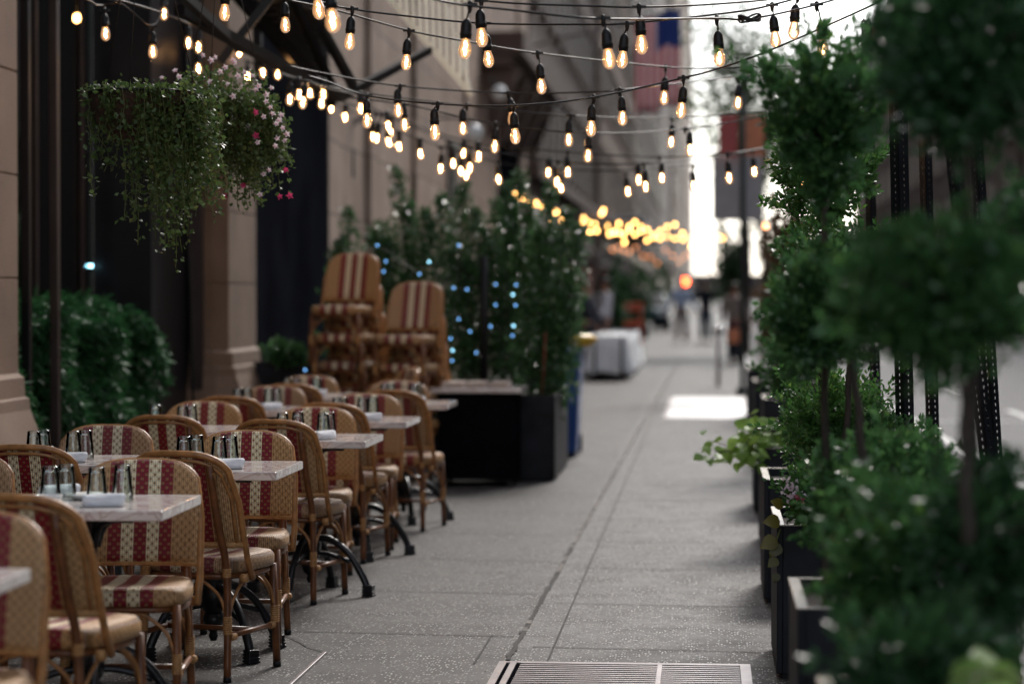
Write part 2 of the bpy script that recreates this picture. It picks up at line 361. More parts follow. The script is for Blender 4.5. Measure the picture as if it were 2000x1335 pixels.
def bez(pts, n=24):
    """smooth path through points (Catmull-Rom)"""
    P_ = [Vector(p) for p in pts]; P_ = [P_[0]*2-P_[1]]+P_+[P_[-1]*2-P_[-2]]; out = []
    segs = len(P_)-3
    for i in range(segs):
        a, b, c, d = P_[i:i+4]; k = max(2, n//segs)
        for j in range(k):
            t = j/k
            out.append(.5*((2*b)+(c-a)*t+(2*a-5*b+4*c-d)*t*t+(3*b-a-3*c+d)*t*t*t))
    out.append(P_[-2]); return out
def leafmesh(name, pos, size, mats, mi=None, nrm=None, jitter=1.0, aspect=.5, fold=.25, up=.2):
    """many separate folded leaves; pos (n,3)"""
    n = len(pos); pos = np.asarray(pos, float)
    d = rng.normal(size=(n, 3))*jitter
    if nrm is not None: d = d + nrm
    d[:, 2] += up
    d /= np.linalg.norm(d, axis=1, keepdims=True)+1e-9
    r = np.cross(d, rng.normal(size=(n, 3))); r /= np.linalg.norm(r, axis=1, keepdims=True)+1e-9
    u = np.cross(r, d)
    s = (size*(.65+.7*rng.random(n)))[:, None]
    b = pos; tip = pos + d*s; m = pos + d*s*.5
    a1 = m + r*s*aspect*.5 + u*s*fold*.5; a2 = m - r*s*aspect*.5 + u*s*fold*.5
    v = np.stack([b, a1, tip, a2], 1).reshape(-1, 3)
    base = np.arange(n)*4
    f = np.stack([np.stack([base, base+1, base+2], 1), np.stack([base, base+2, base+3], 1)], 1).reshape(-1, 3)
    me = bpy.data.meshes.new(name)
    me.vertices.add(len(v)); me.vertices.foreach_set('co', v.ravel())
    me.loops.add(len(f)*3); me.loops.foreach_set('vertex_index', f.ravel().astype(np.int32))
    me.polygons.add(len(f)); me.polygons.foreach_set('loop_start', np.arange(len(f))*3)
    for mm in (mats if isinstance(mats, (list, tuple)) else [mats]): me.materials.append(mm)
    if mi is not None: me.polygons.foreach_set('material_index', np.repeat(mi, 2).astype(np.int32))
    me.update(calc_edges=True); me.validate()
    return me
def link(name, me, parent=None):
    o = bpy.data.objects.new(name, me); COL.objects.link(o)
    if parent: o.parent = parent
    return o
def ball_points(c, r, n, lumps=0, shell=.55, seed=None, rough=.16, wedge=0):
    """leaves set along short shoots that point out of an uneven crown"""
    c = np.array(c, float); r = np.array(r, float); rm = r.mean()
    per = 24; k = max(12, int(n*.86)//per)
    d = rng.normal(size=(k, 3)); d /= np.linalg.norm(d, axis=1, keepdims=True)
    lo = np.clip(rng.normal(1.0, rough*.75, size=k), .70, 1.38)
    lo[rng.random(k) < .12] += .16
    rad = shell+(1-shell)*rng.random(k)**.5
    tip = d*(rad*lo)[:, None]; ax = d+np.array((0, 0, .55))+rng.normal(size=(k, 3))*.35; ax /= np.linalg.norm(ax, axis=1, keepdims=True)
    ln = .09+.05*rng.random(k)
    t = rng.random((k, per)); w = rng.normal(size=(k, per, 3)); w -= (w*ax[:, None, :]).sum(2, keepdims=True)*ax[:, None, :]; w /= np.linalg.norm(w, axis=2, keepdims=True)+1e-9
    base = tip*r
    if wedge: base[:, :2] *= np.clip(1+wedge*(base[:, 2:3]/r[2]), .25, 1.6)
    p = base[:, None, :]-ax[:, None, :]*(ln[:, None]*(1-t))[:, :, None]+w*.006
    nn = ax[:, None, :]*.9+w*.9
    m = n-k*per; q = rng.normal(size=(max(m, 1), 3)); q /= np.linalg.norm(q, axis=1, keepdims=True); q2 = q*(rng.random(len(q))**.4)[:, None]*r*.8
    if wedge: q2[:, :2] *= np.clip(1+wedge*(q2[:, 2:3]/r[2]), .25, 1.6)
    return c+np.concatenate([p.reshape(-1, 3), q2]), np.concatenate([nn.reshape(-1, 3), q])
# ------------------------------------------------------------------ ground
mb = MB(); mb.box((-60, -30, -.5), (0.78, 900, 0)); 
def wobble(p, a=.004): return p
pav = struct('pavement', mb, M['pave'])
mb = MB(); mb.box((-60, -30, -.9), (120, 900, -.14)); struct('ground', mb, M['asphalt'])
road = MB(); road.box((.94, -30, -.5), (10.5, 900, -.13)); struct('road', road, M['asphalt'])
k = MB()
for i in range(120):
    y = -6+i*1.83; k.box((.785, y, -.4), (.935, y+1.82, .004))
struct('kerb', k, M['kerb'], bevel=.012)
mk = MB()
for i in range(30): mk.box((4.0, 12+i*9, -.13), (4.12, 15+i*9, -.126))
for yy in (13, 21.5, 30): mk.box((2.6, yy, -.13), (4.0, yy+.12, -.125))
mk.box((2.5, 4, -.13), (2.62, 70, -.1265))
struct('road_markings', mk, M['paint'])
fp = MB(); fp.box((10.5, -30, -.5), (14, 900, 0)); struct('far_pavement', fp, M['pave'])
# joints
jm = MB()
SK = math.tan(math.radians(5))
def jline(x0, x1, y, w=.010):
    jm.add([(x0, y-SK*(x0), .003), (x0, y-SK*x0+w, .003), (x1, y-SK*x1+w, .003), (x1, y-SK*x1, .003)], [(0, 3, 2, 1)], 0, False)
for i in range(40): jline(-.70, .77, 8.3+i*1.4+(.0 if i % 3 else .05))
for i in range(40): jline(-3.7, -.80, 8.55+i*1.43)
for (xx, ya, yb) in ((-.62, 8.6, 60), (-.90, 9.3, 10.1)):
    jm.add([(xx, ya, .0034), (xx+.008, ya, .0034), (xx+.008, yb, .0034), (xx, yb, .0034)], [(0, 1, 2, 3)], 0, False)
struct('pavement_joints', jm, M['joint'])
# long broken joint with crumbling edges
cj = MB(); lj = MB(); y = 9.4; xs = -.775
while y < 60:
    dy = random.uniform(.05, .16); w = random.uniform(.016, .028); x = -.775+(y-9)*.004+random.uniform(-.003, .003)
    tgt = cj if (random.random() < .62 and y < 14) or random.random() < .25 else lj
    h = .0042 if tgt is cj else .0055
    tgt.add([(x-w/2, y, h), (x+w/2+random.uniform(-.005, .005), y, h), (x+w/2, y+dy, h), (x-w/2+random.uniform(-.006, .006), y+dy, h)], [(0, 1, 2, 3)], 0, False)
    y += dy
struct('broken_joint_gap', cj, M['joint']); struct('broken_joint_mortar', lj, M['jointlight'])
cr = MB()
pts = [G(500, 1228), G(535, 1240), G(560, 1243), G(585, 1254), G(600, 1264), G(622, 1270), G(636, 1277)]
for a, b in zip(pts, pts[1:]):
    d = Vector((-(b-a).y, (b-a).x, 0)).normalized()*.0035; cr.add([a-d+Vector((0, 0, .0045)), a+d+Vector((0, 0, .0045)), b+d+Vector((0, 0, .0045)), b-d+Vector((0, 0, .0045))], [(0, 3, 2, 1)], 0, False)
struct('pavement_crack', cr, M['joint'])
# metal strip
a = G(634, 1277); b = G(560, 1345); mb = MB(); mb.bar(a+Vector((0, 0, .004)), b+Vector((0, 0, .004)), .018, .016)
tag(mb.build('steel_channel', M['steel'], bevel=.003), 'narrow rusty steel channel strip set in the paving beside the front chairs', 'steel strip')
# grate
t = empty('pavement_grate', (0, 0, 0), 0, 'steel ventilation grate with fine parallel bars let into the pavement at the bottom edge', 'grate')
gx0, gx1, gy0, gy1 = -.80, .17, 8.45, 9.33
gm = MB()
for (p, q) in (((gx0, gy0), (gx0+.03, gy1)), ((gx0+.045, gy0), (gx0+.070, gy1)), ((gx1-.04, gy0), (gx1, gy1)), ((gx0, gy1-.028), (gx1, gy1)), ((-.185, gy0), (-.168, gy1)), ((gx0, gy0), (gx1, gy0+.03))):
    gm.box((p[0], p[1], -.02), (q[0], q[1], .008+.001*random.random()))
gm.build('frame', M['steel'], t)
g2 = MB(); yy = gy0+.04
while yy < gy1-.04:
    g2.box((gx0+.087, yy, .004), (gx1-.042, yy+.020, .0085)); yy += .047
g2.build('bars', M['steel'], t)
g3 = MB(); g3.box((gx0, gy0, -.02), (gx1, gy1, .0035)); g3.build('pit_shade', M['inside'], t)  # black sheet under the bars stands in for the shade of an open pit
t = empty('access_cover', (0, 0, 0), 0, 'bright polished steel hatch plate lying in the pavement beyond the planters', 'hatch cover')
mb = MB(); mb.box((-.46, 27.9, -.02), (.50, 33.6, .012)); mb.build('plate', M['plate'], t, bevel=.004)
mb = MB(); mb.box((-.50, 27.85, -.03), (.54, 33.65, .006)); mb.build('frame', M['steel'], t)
# ------------------------------------------------------------------ chair
HW = .212
def ztop(x): return .715+.137*max(0, 1-(abs(x)/HW)**3.2)**(1/2.4)
def yback(x, z): return .155+.27*(z-.38)-.045*(x/HW)**2 if z > .38 else .155-.045*(x/HW)**2
def make_backrest():
    mb = MB(); uv = []; nx, nz = 28, 12; th = .010; rows = []
    for side in (-1, 1):
        for i in range(nx+1):
            x = -HW+2*HW*i/nx
            for j in range(nz+1):
                z = .50+(ztop(x)-.50)*j/nz
                e = min(1, (1-abs(x)/HW)/.05, (ztop(x)-z)/.02, (z-.50)/.015); e = math.sqrt(max(0, e))
                mb.v.append((x, yback(x, z)+side*th*(.25+.75*e), z)); uv.append((x, z))
    K = (nx+1)*(nz+1)
    def idx(s, i, j): return s*K+i*(nz+1)+j
    for i in range(nx):
        for j in range(nz):
            mb.f.append((idx(0, i, j), idx(0, i+1, j), idx(0, i+1, j+1), idx(0, i, j+1)))
            mb.f.append((idx(1, i, j), idx(1, i, j+1), idx(1, i+1, j+1), idx(1, i+1, j)))
    for i in range(nx):
        mb.f.append((idx(0, i, nz), idx(0, i+1, nz), idx(1, i+1, nz), idx(1, i, nz))); mb.f.append((idx(0, i, 0), idx(1, i, 0), idx(1, i+1, 0), idx(0, i+1, 0)))
    for j in range(nz):
        mb.f.append((idx(0, 0, j), idx(0, 0, j+1), idx(1, 0, j+1), idx(1, 0, j))); mb.f.append((idx(0, nx, j), idx(1, nx, j), idx(1, nx, j+1), idx(0, nx, j+1)))
    mb.m = [0]*len(mb.f); mb.sm = [True]*len(mb.f); mb.uv = uv
    return mb
def make_seat():
    mb = MB(); uv = []
    n = 48; rings = [(.0, .452), (.5, .457), (.85, .459), (.95, .455), (1.0, .440), (1.0, .415), (.985, .400), (.9, .395)]
    for (s, z) in rings:
        for j in range(n):
            a = 2*PI*j/n; ca, sa = math.cos(a), math.sin(a)
            q = (abs(ca)**4.5+abs(sa)**4.5)**(-1/4.5)
            x = .212*q*ca*s; y = -.005+.205*q*sa*s
            if y > 0: x *= 1-.10*(y/.2)
            mb.v.append((x, y, z)); 
            uv.append((x, y) if z > .445 else (x*1.0 if abs(sa) > abs(ca)*.9 else (.30+y), y if False else (z-.44)*1.0+y*1.0 if abs(sa) > abs(ca)*.9 else z))
    for i in range(len(rings)-1):
        for j in range(n): mb.f.append((i*n+j, (i+1)*n+j, (i+1)*n+(j+1) % n, i*n+(j+1) % n))
    mb.f.append(tuple((len(rings)-1)*n+j for j in range(n)))
    mb.m = [0]*len(mb.f); mb.sm = [True]*len(mb.f); mb.uv = uv
    return mb
def make_chair():
    root = empty('bistro_chair')
    make_seat().build('seat', M['weave'], root); make_backrest().build('backrest', M['weave'], root)
    mb = MB()
    path = [(-HW-.004, yback(HW, .38)-.03, .37), (-HW-.006, yback(HW, .45), .45), (-HW-.004, yback(HW, .55)+.006, .55), (-HW-.002, yback(HW, .66)+.008, .66)]
    for i in range(1, 24):
        x = -HW+2*HW*i/24; path.append((x*.99, yback(x, ztop(x))+.016, ztop(x)-.006))
    path += [(-p[0], p[1], p[2]) for p in reversed(path[:4])]
    mb.tube(path, .0125, 8)
    inner = [(x*.90, yback(x, .6)+.018+(.27*(z-.6)), z) for (x, z) in [(-HW, .50), (-HW, .60), (-HW, .68)]]
    for i in range(1, 16):
        x = -HW+2*HW*i/16; inner.append((x*.90, yback(x, ztop(x))+.019, ztop(x)-.030))
    inner += [(-p[0], p[1], p[2]) for p in reversed(inner[:3])]
    mb.tube(inner, .007, 6)
    mb.build('back_frame', M['cane'], root)
    mb = MB(); mb.tube([(x, yback(x, .505)+.008, .503) for x in np.linspace(-HW, HW, 11)], .0125, 8); mb.build('lower_rail', M['bind'], root)
    mb = MB(); ring = []
    for j in range(24):
        a = 2*PI*j/24; ca, sa = math.cos(a), math.sin(a); q = (abs(ca)**4+abs(sa)**4)**-.25
        ring.append((.196*q*ca*(1-.1*max(0, sa)), .193*q*sa, .385))
    mb.tube(ring, .011, 8, closed=True); mb.build('seat_frame', M['darkcane'], root)
    for sx in (-1, 1):
        lg = MB().tube(bez([(sx*.135, yback(.135, .80)+.030, .80), (sx*.150, .245, .60), (sx*.165, .200, .42), (sx*.172, .205, .2), (sx*.178, .222, .012)], 16), .0145, 10).build('leg', M['darkcane'], root)
        MB().tube([(sx*.178, .222, 0), (sx*.178, .2215, .022)], .0155, 10).build('foot_cap', M['black'], lg)
        for (z0, z1, px, py) in ((.385, .425, .166, .200), (.175, .245, .172, .206), (.735, .785, .137, yback(.137, .76)+.029)):
            bd = MB(); k = int((z1-z0)/.0085)
            for i in range(k): bd.lathe([(.0155, 0), (.0185, .004), (.0155, .008)], 10, c=(sx*px, py+(.0 if z0 < .5 else .27*(i-k/2)*.0085), z0+i*.0085), capb=False)
            bd.build('binding', M['bind'], lg)
        lg = MB().tube([(sx*.182, -.175, .40), (sx*.186, -.188, .2), (sx*.190, -.198, .012)], .0150, 10).build('leg', M['darkcane'], root)
        MB().tube([(sx*.190, -.198, 0), (sx*.190, -.198, .022)], .016, 10).build('foot_cap', M['black'], lg)
        bd = MB()
        for i in range(8): bd.lathe([(.0158, 0), (.019, .004), (.0158, .008)], 10, c=(sx*.186, -.188, .172+i*.0085), capb=False)
        bd.build('binding', M['bind'], lg)
        st = MB().tube([(sx*.187, -.188, .165), (sx*.174, .205, .170)], .011, 8)
        st.build('stretcher', M['darkcane'], root)
        for yy in (-.165, .178):
            bd = MB()
            for i in range(5): bd.tube([(sx*.186, yy+i*.006-.004, .165), (sx*.186, yy+i*.006, .165)], .0145, 8)
            bd.build('wrapping', M['bind'], root)
        bd = MB(); bd.tube([(sx*(HW-.02), .13, .375), (sx*(HW+.006), .128, .378)], .017, 8)
        bd.build('wrapping', M['bind'], root)
        MB().tube(bez([(sx*.187, -.180, .235), (sx*.184, -.155, .30), (sx*.182, -.09, .355), (sx*.180, -.04, .375)], 12), .0065, 6).build('brace', M['cane'], root)
        MB().tube(bez([(sx*.172, .198, .235), (sx*.176, .165, .30), (sx*.180, .10, .355), (sx*.182, .05, .375)], 12), .0065, 6).build('brace', M['cane'], root)
        MB().tube(bez([(sx*.180, -.190, .235), (sx*.150, -.188, .31), (sx*.09, -.186, .36), (sx*.04, -.186, .378)], 12), .0065, 6).build('brace', M['cane'], root)
        MB().tube(bez([(sx*.166, .205, .235), (sx*.14, .200, .31), (sx*.08, .195, .36), (sx*.03, .19, .378)], 12), .0065, 6).build('brace', M['cane'], root)
    MB().tube([(-.18, .0, .168), (.18, .0, .168)], .010, 8).build('stretcher', M['darkcane'], root)
    return root
chair0 = make_chair(); used = [False]
def place_chair(loc, rz, label, group, tilt=None):
    r = chair0 if not used[0] else copy_tree(chair0)
    used[0] = True
    r.location = loc; r.rotation_euler = (0, 0, rz)
    if tilt: r.rotation_euler = (tilt[0], tilt[1], rz)
    tag(r, label, 'chair', group); return r
# ------------------------------------------------------------------ tables and tableware
def make_table():
    root = empty('marble_table')
    mb = MB(); mb.box((-.31, -.31, .716), (.31, .31, .75)); mb.build('table_top', M['marble'], root, bevel=.005)
    mb = MB(); mb.lathe([(.028, .16), (.045, .18), (.052, .24), (.04, .30), (.026, .34), (.026, .62), (.034, .66), (.05, .70), (.05, .712)], 16)
    mb.lathe([(.012, .055), (.02, .075), (.014, .09), (.035, .11), (.045, .14), (.035, .17)], 12)
    mb.build('column', M['iron'], root)
    mb = MB()
    for k in range(4):
        a = PI/2*k+PI/4; c, s_ = math.cos(a), math.sin(a)
        mb.tube(bez([(c*.03, s_*.03, .60), (c*.06, s_*.06, .67), (c*.14, s_*.14, .70), (c*.26, s_*.26, .708)], 10), .011, 6)
    mb.build('top_bracket', M['iron'], root)
    legs = []
    for k in range(4):
        a = PI/2*k; c, s_ = math.cos(a), math.sin(a)
        mb = MB()
        mb.tube(bez([(c*.03, s_*.03, .27), (c*.10, s_*.10, .265), (c*.19, s_*.19, .205), (c*.26, s_*.26, .10), (c*.29, s_*.29, .035)], 16), [.017]*5+[.016]*6+[.018]*6, 8)
        mb.tube(bez([(c*.03, s_*.03, .20), (c*.09, s_*.09, .195), (c*.16, s_*.16, .175), (c*.205, s_*.205, .16)], 10), .011, 8)
        lg = mb.build('leg', M['iron'], root); legs.append(lg)
        f = MB(); mt = Matrix.Translation((c*.295, s_*.295, 0)) @ Matrix.Rotation(a, 4, 'Z')
        for i in range(4): f.box((-.028, -.026+.001*i, .002+i*.013), (.030-.003*i, .026-.001*i, .012+i*.013), 0, mt)
        f.box((-.022, -.022, .001), (.024, .022, .054), 0, mt)
        f.build('foot', M['iron'], lg, bevel=.003)
    return root
tab0 = make_table(); tused = [False]
def tumbler():
    r, R_, h = .0265, .035, .118   # standing upside down, thick base on top
    mb = MB()
    mb.lathe([(R_, 0), (R_-.0006, .02), (.0315, .06), (.0285, .09), (r, h-.004)], 24, 0, capb=False)
    mb.lathe([(R_-.003, 0), (R_-.0036, .02), (.0285, .06), (.0255, .088), (r-.004, h-.020)], 24, 0, capb=False)
    mb.lathe([(R_-.003, 0), (R_, 0)], 24, 1, capb=False)
    mb.lathe([(.002, h-.022), (r-.006, h-.020), (r-.0015, h-.014), (r-.0005, h-.004), (r-.003, h), (.0, h)], 24, 1, capb=False)
    return mb.mesh('drinking_glass', [M['thin'], M['thin']])
def napkin():
    mb = MB(); n = 20; rings = []
    for i, y in enumerate(np.linspace(-.065, .065, 9)):
        for j in range(n):
            a = 2*PI*j/n; rr = .020*(1+.10*math.sin(3*a+i*.5)+.16*(j/n))
            mb.v.append((rr*math.cos(a)*1.25, y*(1+.06*math.sin(2*a)), .020+rr*math.sin(a)*.95))
    for i in range(8):
        for j in range(n): mb.f.append((i*n+j, i*n+(j+1) % n, (i+1)*n+(j+1) % n, (i+1)*n+j))
    mb.f.append(tuple(range(n-1, -1, -1))); mb.f.append(tuple(8*n+j for j in range(n)))
    mb.m = [0]*len(mb.f); mb.sm = [True]*len(mb.f)
    for i in range(3): mb.tube([(.010*math.cos(i*2)*.8, -.068, .02+.006*math.sin(i*2)), (.006*math.cos(i*2), -.02, .02)], .0055, 6)
    for k_, (dx_, z_) in enumerate(((.022, .001), (.026, .006))): mb.add([(0, -.06, z_), (dx_+.012, -.055, z_+.001), (dx_+.008, .05, z_+.001), (0, .06, z_), (0, -.06, z_+.004), (dx_+.012, -.055, z_+.004), (dx_+.008, .05, z_+.004), (0, .06, z_+.004)], [(0, 3, 2, 1), (4, 5, 6, 7), (0, 1, 5, 4), (1, 2, 6, 5), (2, 3, 7, 6)])
    return mb.mesh('napkin_roll', M['linen'])
def saucer():
    return MB().lathe([(.001, .006), (.03, .004), (.032, 0), (.045, .002), (.075, .016), (.076, .019), (.045, .008), (.0, .009)], 28, capb=False).mesh('saucer', M['china'])
def dish():
    return MB().lathe([(.03, 0), (.034, .001), (.044, .022), (.046, .034), (.042, .034), (.036, .012), (.001, .010)], 24, capb=False).mesh('small_dish', M['china'])
glass_me, nap_me, sau_me, dish_me = tumbler(), napkin(), saucer(), dish()
def item(name, me, loc, rz, label, cat, group):
    o = link(name, me); o.location = loc; o.rotation_euler = (0, 0, rz); return tag(o, label, cat, group)
def yw(Z, x): return (Z + x*math.sin(TH))/math.cos(TH)
ORD = ['nearest', 'second', 'third', 'fourth', 'fifth', 'sixth', 'seventh']
def place_table(x, Z, rz, legrot, name, k):
    r = tab0 if not tused[0] else copy_tree(tab0); tused[0] = True
    y = yw(Z, x); r.location = (x, y, 0); r.rotation_euler = (0, 0, rz)
    for ch in r.children:
        if ch.name.startswith('leg'): ch.rotation_euler = (0, 0, legrot)
    tag(r, f'grey marble cafe table on a black iron foot, {name}', 'table', 'marble cafe tables in two rows')
    def at(dx, dy): return (x+dx*math.cos(rz)-dy*math.sin(rz), y+dx*math.sin(rz)+dy*math.cos(rz), .7505)
    for q, (dx, dy, w) in enumerate(((-.115, -.03, 'left pair'), (-.085, .06, 'left pair'), (.055, -.04, 'right pair'), (.085, .05, 'right pair'))):
        dx += random.uniform(-.03, .02); dy += random.uniform(-.015, .02)
        item('drinking_glass', glass_me, at(dx, dy), 0, f'{"front" if q % 2 == 0 else "rear"} upside-down clear tumbler of the {w} on the {name}', 'glass', 'upturned glasses on the cafe tables')
    item('napkin', nap_me, at(.09, -.17+random.uniform(-.01, .02)), -.95+random.uniform(-.45, .45), f'rolled white napkin at the near right of the {name}', 'napkin', 'rolled white napkins')
    item('napkin', nap_me, at(-.15, .19), -.9+random.uniform(-.15, .15), f'rolled white napkin at the far left of the {name}', 'napkin', 'rolled white napkins')
    item('saucer', sau_me, at(-.03, .10), 0, f'small white saucer behind the glasses on the {name}', 'saucer', 'white saucers')
    item('small_dish', dish_me, at(-.10, -.14), 0, f'low white dish at the near side of the {name}', 'dish', 'white dishes')
RC = [(-1.985, 5.72, .0, .2), (-2.02, 7.93, .01, .3), (-1.955, 9.60, 0, -.85), (-1.885, 11.53, 0, -.20), (-1.905, 13.22, 0, .35), (-1.91, 15.28, 0, .3)]
for k, (x, Z, rz, lr) in enumerate(RC): place_table(x, Z, rz, lr, f'{ORD[k]} walkway table', k)
LC = [(-2.68, 7.95, 0, .2), (-2.66, 9.97, 0, .5), (-2.70, 12.3, .02, .1), (-2.66, 14.45, 0, .6), (-2.70, 16.4, 0, .2)]
for k, (x, Z, rz, lr) in enumerate(LC): place_table(x, Z, rz, lr, f'{ORD[k]} window-side table', k)
CG = 'woven bistro chairs around the cafe tables'
def rchair(Z, uc, facing, rdeg, label):
    x = (uc-1380)*Z/FPX; y = yw(Z, x)
    if facing: place_chair((x, y-.26, 0), math.radians(rdeg), label, CG)
    else: place_chair((x, y+.26, 0), PI+math.radians(rdeg), label, CG)
def yr(k, row): return f'{ORD[k]} table of the {row}'
# right row
rchair(6.37, -45, True, 3, 'striped woven chair facing the camera beyond the nearest walkway table, cut by the left edge')
rchair(6.97, 68, False, -12, 'chair seen from behind at the left edge, pulled to the second walkway table')
rchair(8.45, 291, True, 4, 'large front striped chair facing the camera, beyond the second walkway table')
rchair(8.90, 383, False, -14, 'chair seen from behind just right of the big front striped chair')
rchair(10.20, 490, True, 3, 'striped chair facing the camera beyond the third walkway table')
rchair(11.13, 556, False, -10, 'chair seen from behind pulled to the fourth walkway table, bare pole and cane arch visible')
rchair(12.35, 624, True, 3, 'striped chair facing the camera beyond the fourth walkway table')
rchair(12.84, 659, False, -9, 'chair seen from behind pulled to the fifth walkway table')
rchair(14.0, 720, True, 2, 'striped chair facing the camera beyond the fifth walkway table')
rchair(14.57, 783, False, -10, 'last chair seen from behind along the walkway, at the sixth table')
rchair(16.1, 783, True, 3, 'striped chair facing the camera beyond the farthest walkway table')
# left row
rchair(8.70, -75, True, 0, 'chair at the far left edge facing the camera, only its rounded side in view')
rchair(9.28, 66, False, -6, 'chair seen from behind at the left edge under the stone pier')
rchair(10.65, 217, True, 2, 'striped chair facing the camera in front of the green hedge, second window table')
rchair(11.55, 330, False, -5, 'chair seen from behind with cane arch right of the hedge, third window table')
rchair(13.0, 405, True, 2, 'striped chair facing the camera below the stone pier, third window table')
rchair(13.7, 455, False, -4, 'chair seen from behind below the right stone pier, fourth window table')
rchair(15.2, 541, True, 2, 'striped chair facing the camera right of the pier foot, fourth window table')
rchair(15.6, 575, False, -4, 'chair seen from behind at the last window table')
rchair(17.1, 610, True, 2, 'striped chair facing the camera at the end of the window row')
# stacked chairs
def stack(uc, Z, n, ztopv, rz, which, dxs):
    x = (uc-1380)*Z/FPX; y = yw(Z, x)-.2
    for i in range(n):
        lvl = n-1-i
        nm = ['topmost', 'second from the top', 'third from the top', 'fourth from the top', 'fifth from the top'][i]
        place_chair((x+dxs*i, y+.045*i, ztopv-.21*i), rz, f'woven chair {nm} in the {which} chair stack', 'stacked woven chairs')
    return
stack(680, 18.4, 5, .89, math.radians(-12), 'taller left', .018)
stack(803, 18.2, 4, .67, math.radians(-12), 'shorter right', .014)
xx = (735-1380)*17.3/FPX
place_chair((xx, yw(17.3, xx), .05), math.radians(-62), 'single woven chair turned sideways in front of the two stacks', CG)
# ------------------------------------------------------------------ near building on the left
WX = -3.75
t = empty('stone_building', (0, 0, 0), 0, 'brown stone restaurant building with piers and dark glazed shopfront along the left', 'building')
def pier(y0, y1, xf):
    mb = MB(); ch = .10
    def sect(e, z):
        return [(xf-1.0, y0-e, z), (xf-ch+e*.4, y0-e, z), (xf+e, y0+ch-e*.4, z), (xf+e, y1-ch+e*.4, z), (xf-ch+e*.4, y1+e, z), (xf-1.0, y1+e, z)]
    lv = [(.30, 0), (.30, .12), (.06, .80), (.055, .86), (.035, .87), (.03, .975), (0, 1.0)]
    z = 1.0
    prev = None
    vs = []; fs = []
    allv = list(lv)
    zz = 1.52
    while zz < 14:
        allv += [(0, zz-.006), (-.010, zz-.003), (-.010, zz+.003), (0, zz+.006)]; zz += .565
    allv.append((0, 14))
    for (e, z) in allv: vs += sect(e, z)
    for i in range(len(allv)-1):
        for j in range(6): fs.append((i*6+j, i*6+(j+1) % 6, (i+1)*6+(j+1) % 6, (i+1)*6+j))
    mb.add(vs, fs, 0, False); return mb
pier(11.6, 13.12, WX-.02).build('pier', M['stone'], t); pier(18.6, 19.95, WX+.02).build('pier', M['stone'], t); pier(3.0, 4.6, WX-.02).build('pier', M['stone'], t)
mb = MB(); mb.box((-4.6, 19.95, 0), (WX-.02, 24.0, 6.5)); 

mb.build('dark_panel', M['panel'], t)
mb = MB(); mb.box((-5.6, 24.0, 0), (WX-.10, 52, 15)); mb.build('wall', M['stonewall'], t)
for yy, w in ((24.0, .7), (27.2, .5), (31.5, 1.6), (38.3, 1.8), (49, 1.1)):
    mb = MB(); mb.box((WX-.10, yy, 0), (WX-.04, yy+w, 15)); mb.box((WX-.04, yy-.03, 0), (WX+.02, yy+w+.03, .9)); mb.build('pilaster', M['stonewall'], t, bevel=.01)
for yy in (35.8,):
    f = MB(); f.box((WX-.098, yy, .9), (WX-.06, yy+1.25, 3.6)); fo = f.build('window', M['winglass'], t)
    s_ = MB(); s_.box((WX-.098, yy-.08, .82), (WX-.02, yy+1.33, .9)); s_.box((WX-.098, yy-.08, 3.6), (WX-.02, yy+1.33, 3.72)); s_.box((WX-.098, yy+.6, .9), (WX-.045, yy+.66, 3.6)); s_.build('sill', M['frame'], fo)
mb = MB(); mb.box((-5.6, 4.6, 4.9), (-4.0, 24, 15)); mb.build('upper_wall', M['stone'], t)
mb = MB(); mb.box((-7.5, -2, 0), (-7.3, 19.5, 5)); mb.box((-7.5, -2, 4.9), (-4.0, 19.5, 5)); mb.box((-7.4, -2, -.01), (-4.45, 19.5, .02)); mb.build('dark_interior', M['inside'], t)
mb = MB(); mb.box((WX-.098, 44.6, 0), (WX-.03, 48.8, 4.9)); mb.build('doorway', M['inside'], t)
cor = MB(); cor.box((WX-.1, 41, 5.3), (WX+.45, 52, 5.5)); cor.box((WX-.1, 41, 5.5), (WX+.65, 52, 5.9)); cor.build('cornice', M['brownstone'], t, bevel=.02)
for yy in (41.2, 43.5, 45.8, 48.1, 50.4):
    mb = MB(); mb.add([(WX, yy, 5.29), (WX+.55, yy, 5.29), (WX+.45, yy, 5.0), (WX+.1, yy, 4.2), (WX, yy, 4.1), (WX, yy+.35, 5.29), (WX+.55, yy+.35, 5.29), (WX+.45, yy+.35, 5.0), (WX+.1, yy+.35, 4.2), (WX, yy+.35, 4.1)],
        [(0, 1, 2, 3, 4), (9, 8, 7, 6, 5), (0, 5, 6, 1), (1, 6, 7, 2), (2, 7, 8, 3), (3, 8, 9, 4)], 0, False); mb.build('bracket', M['brownstone'], t)
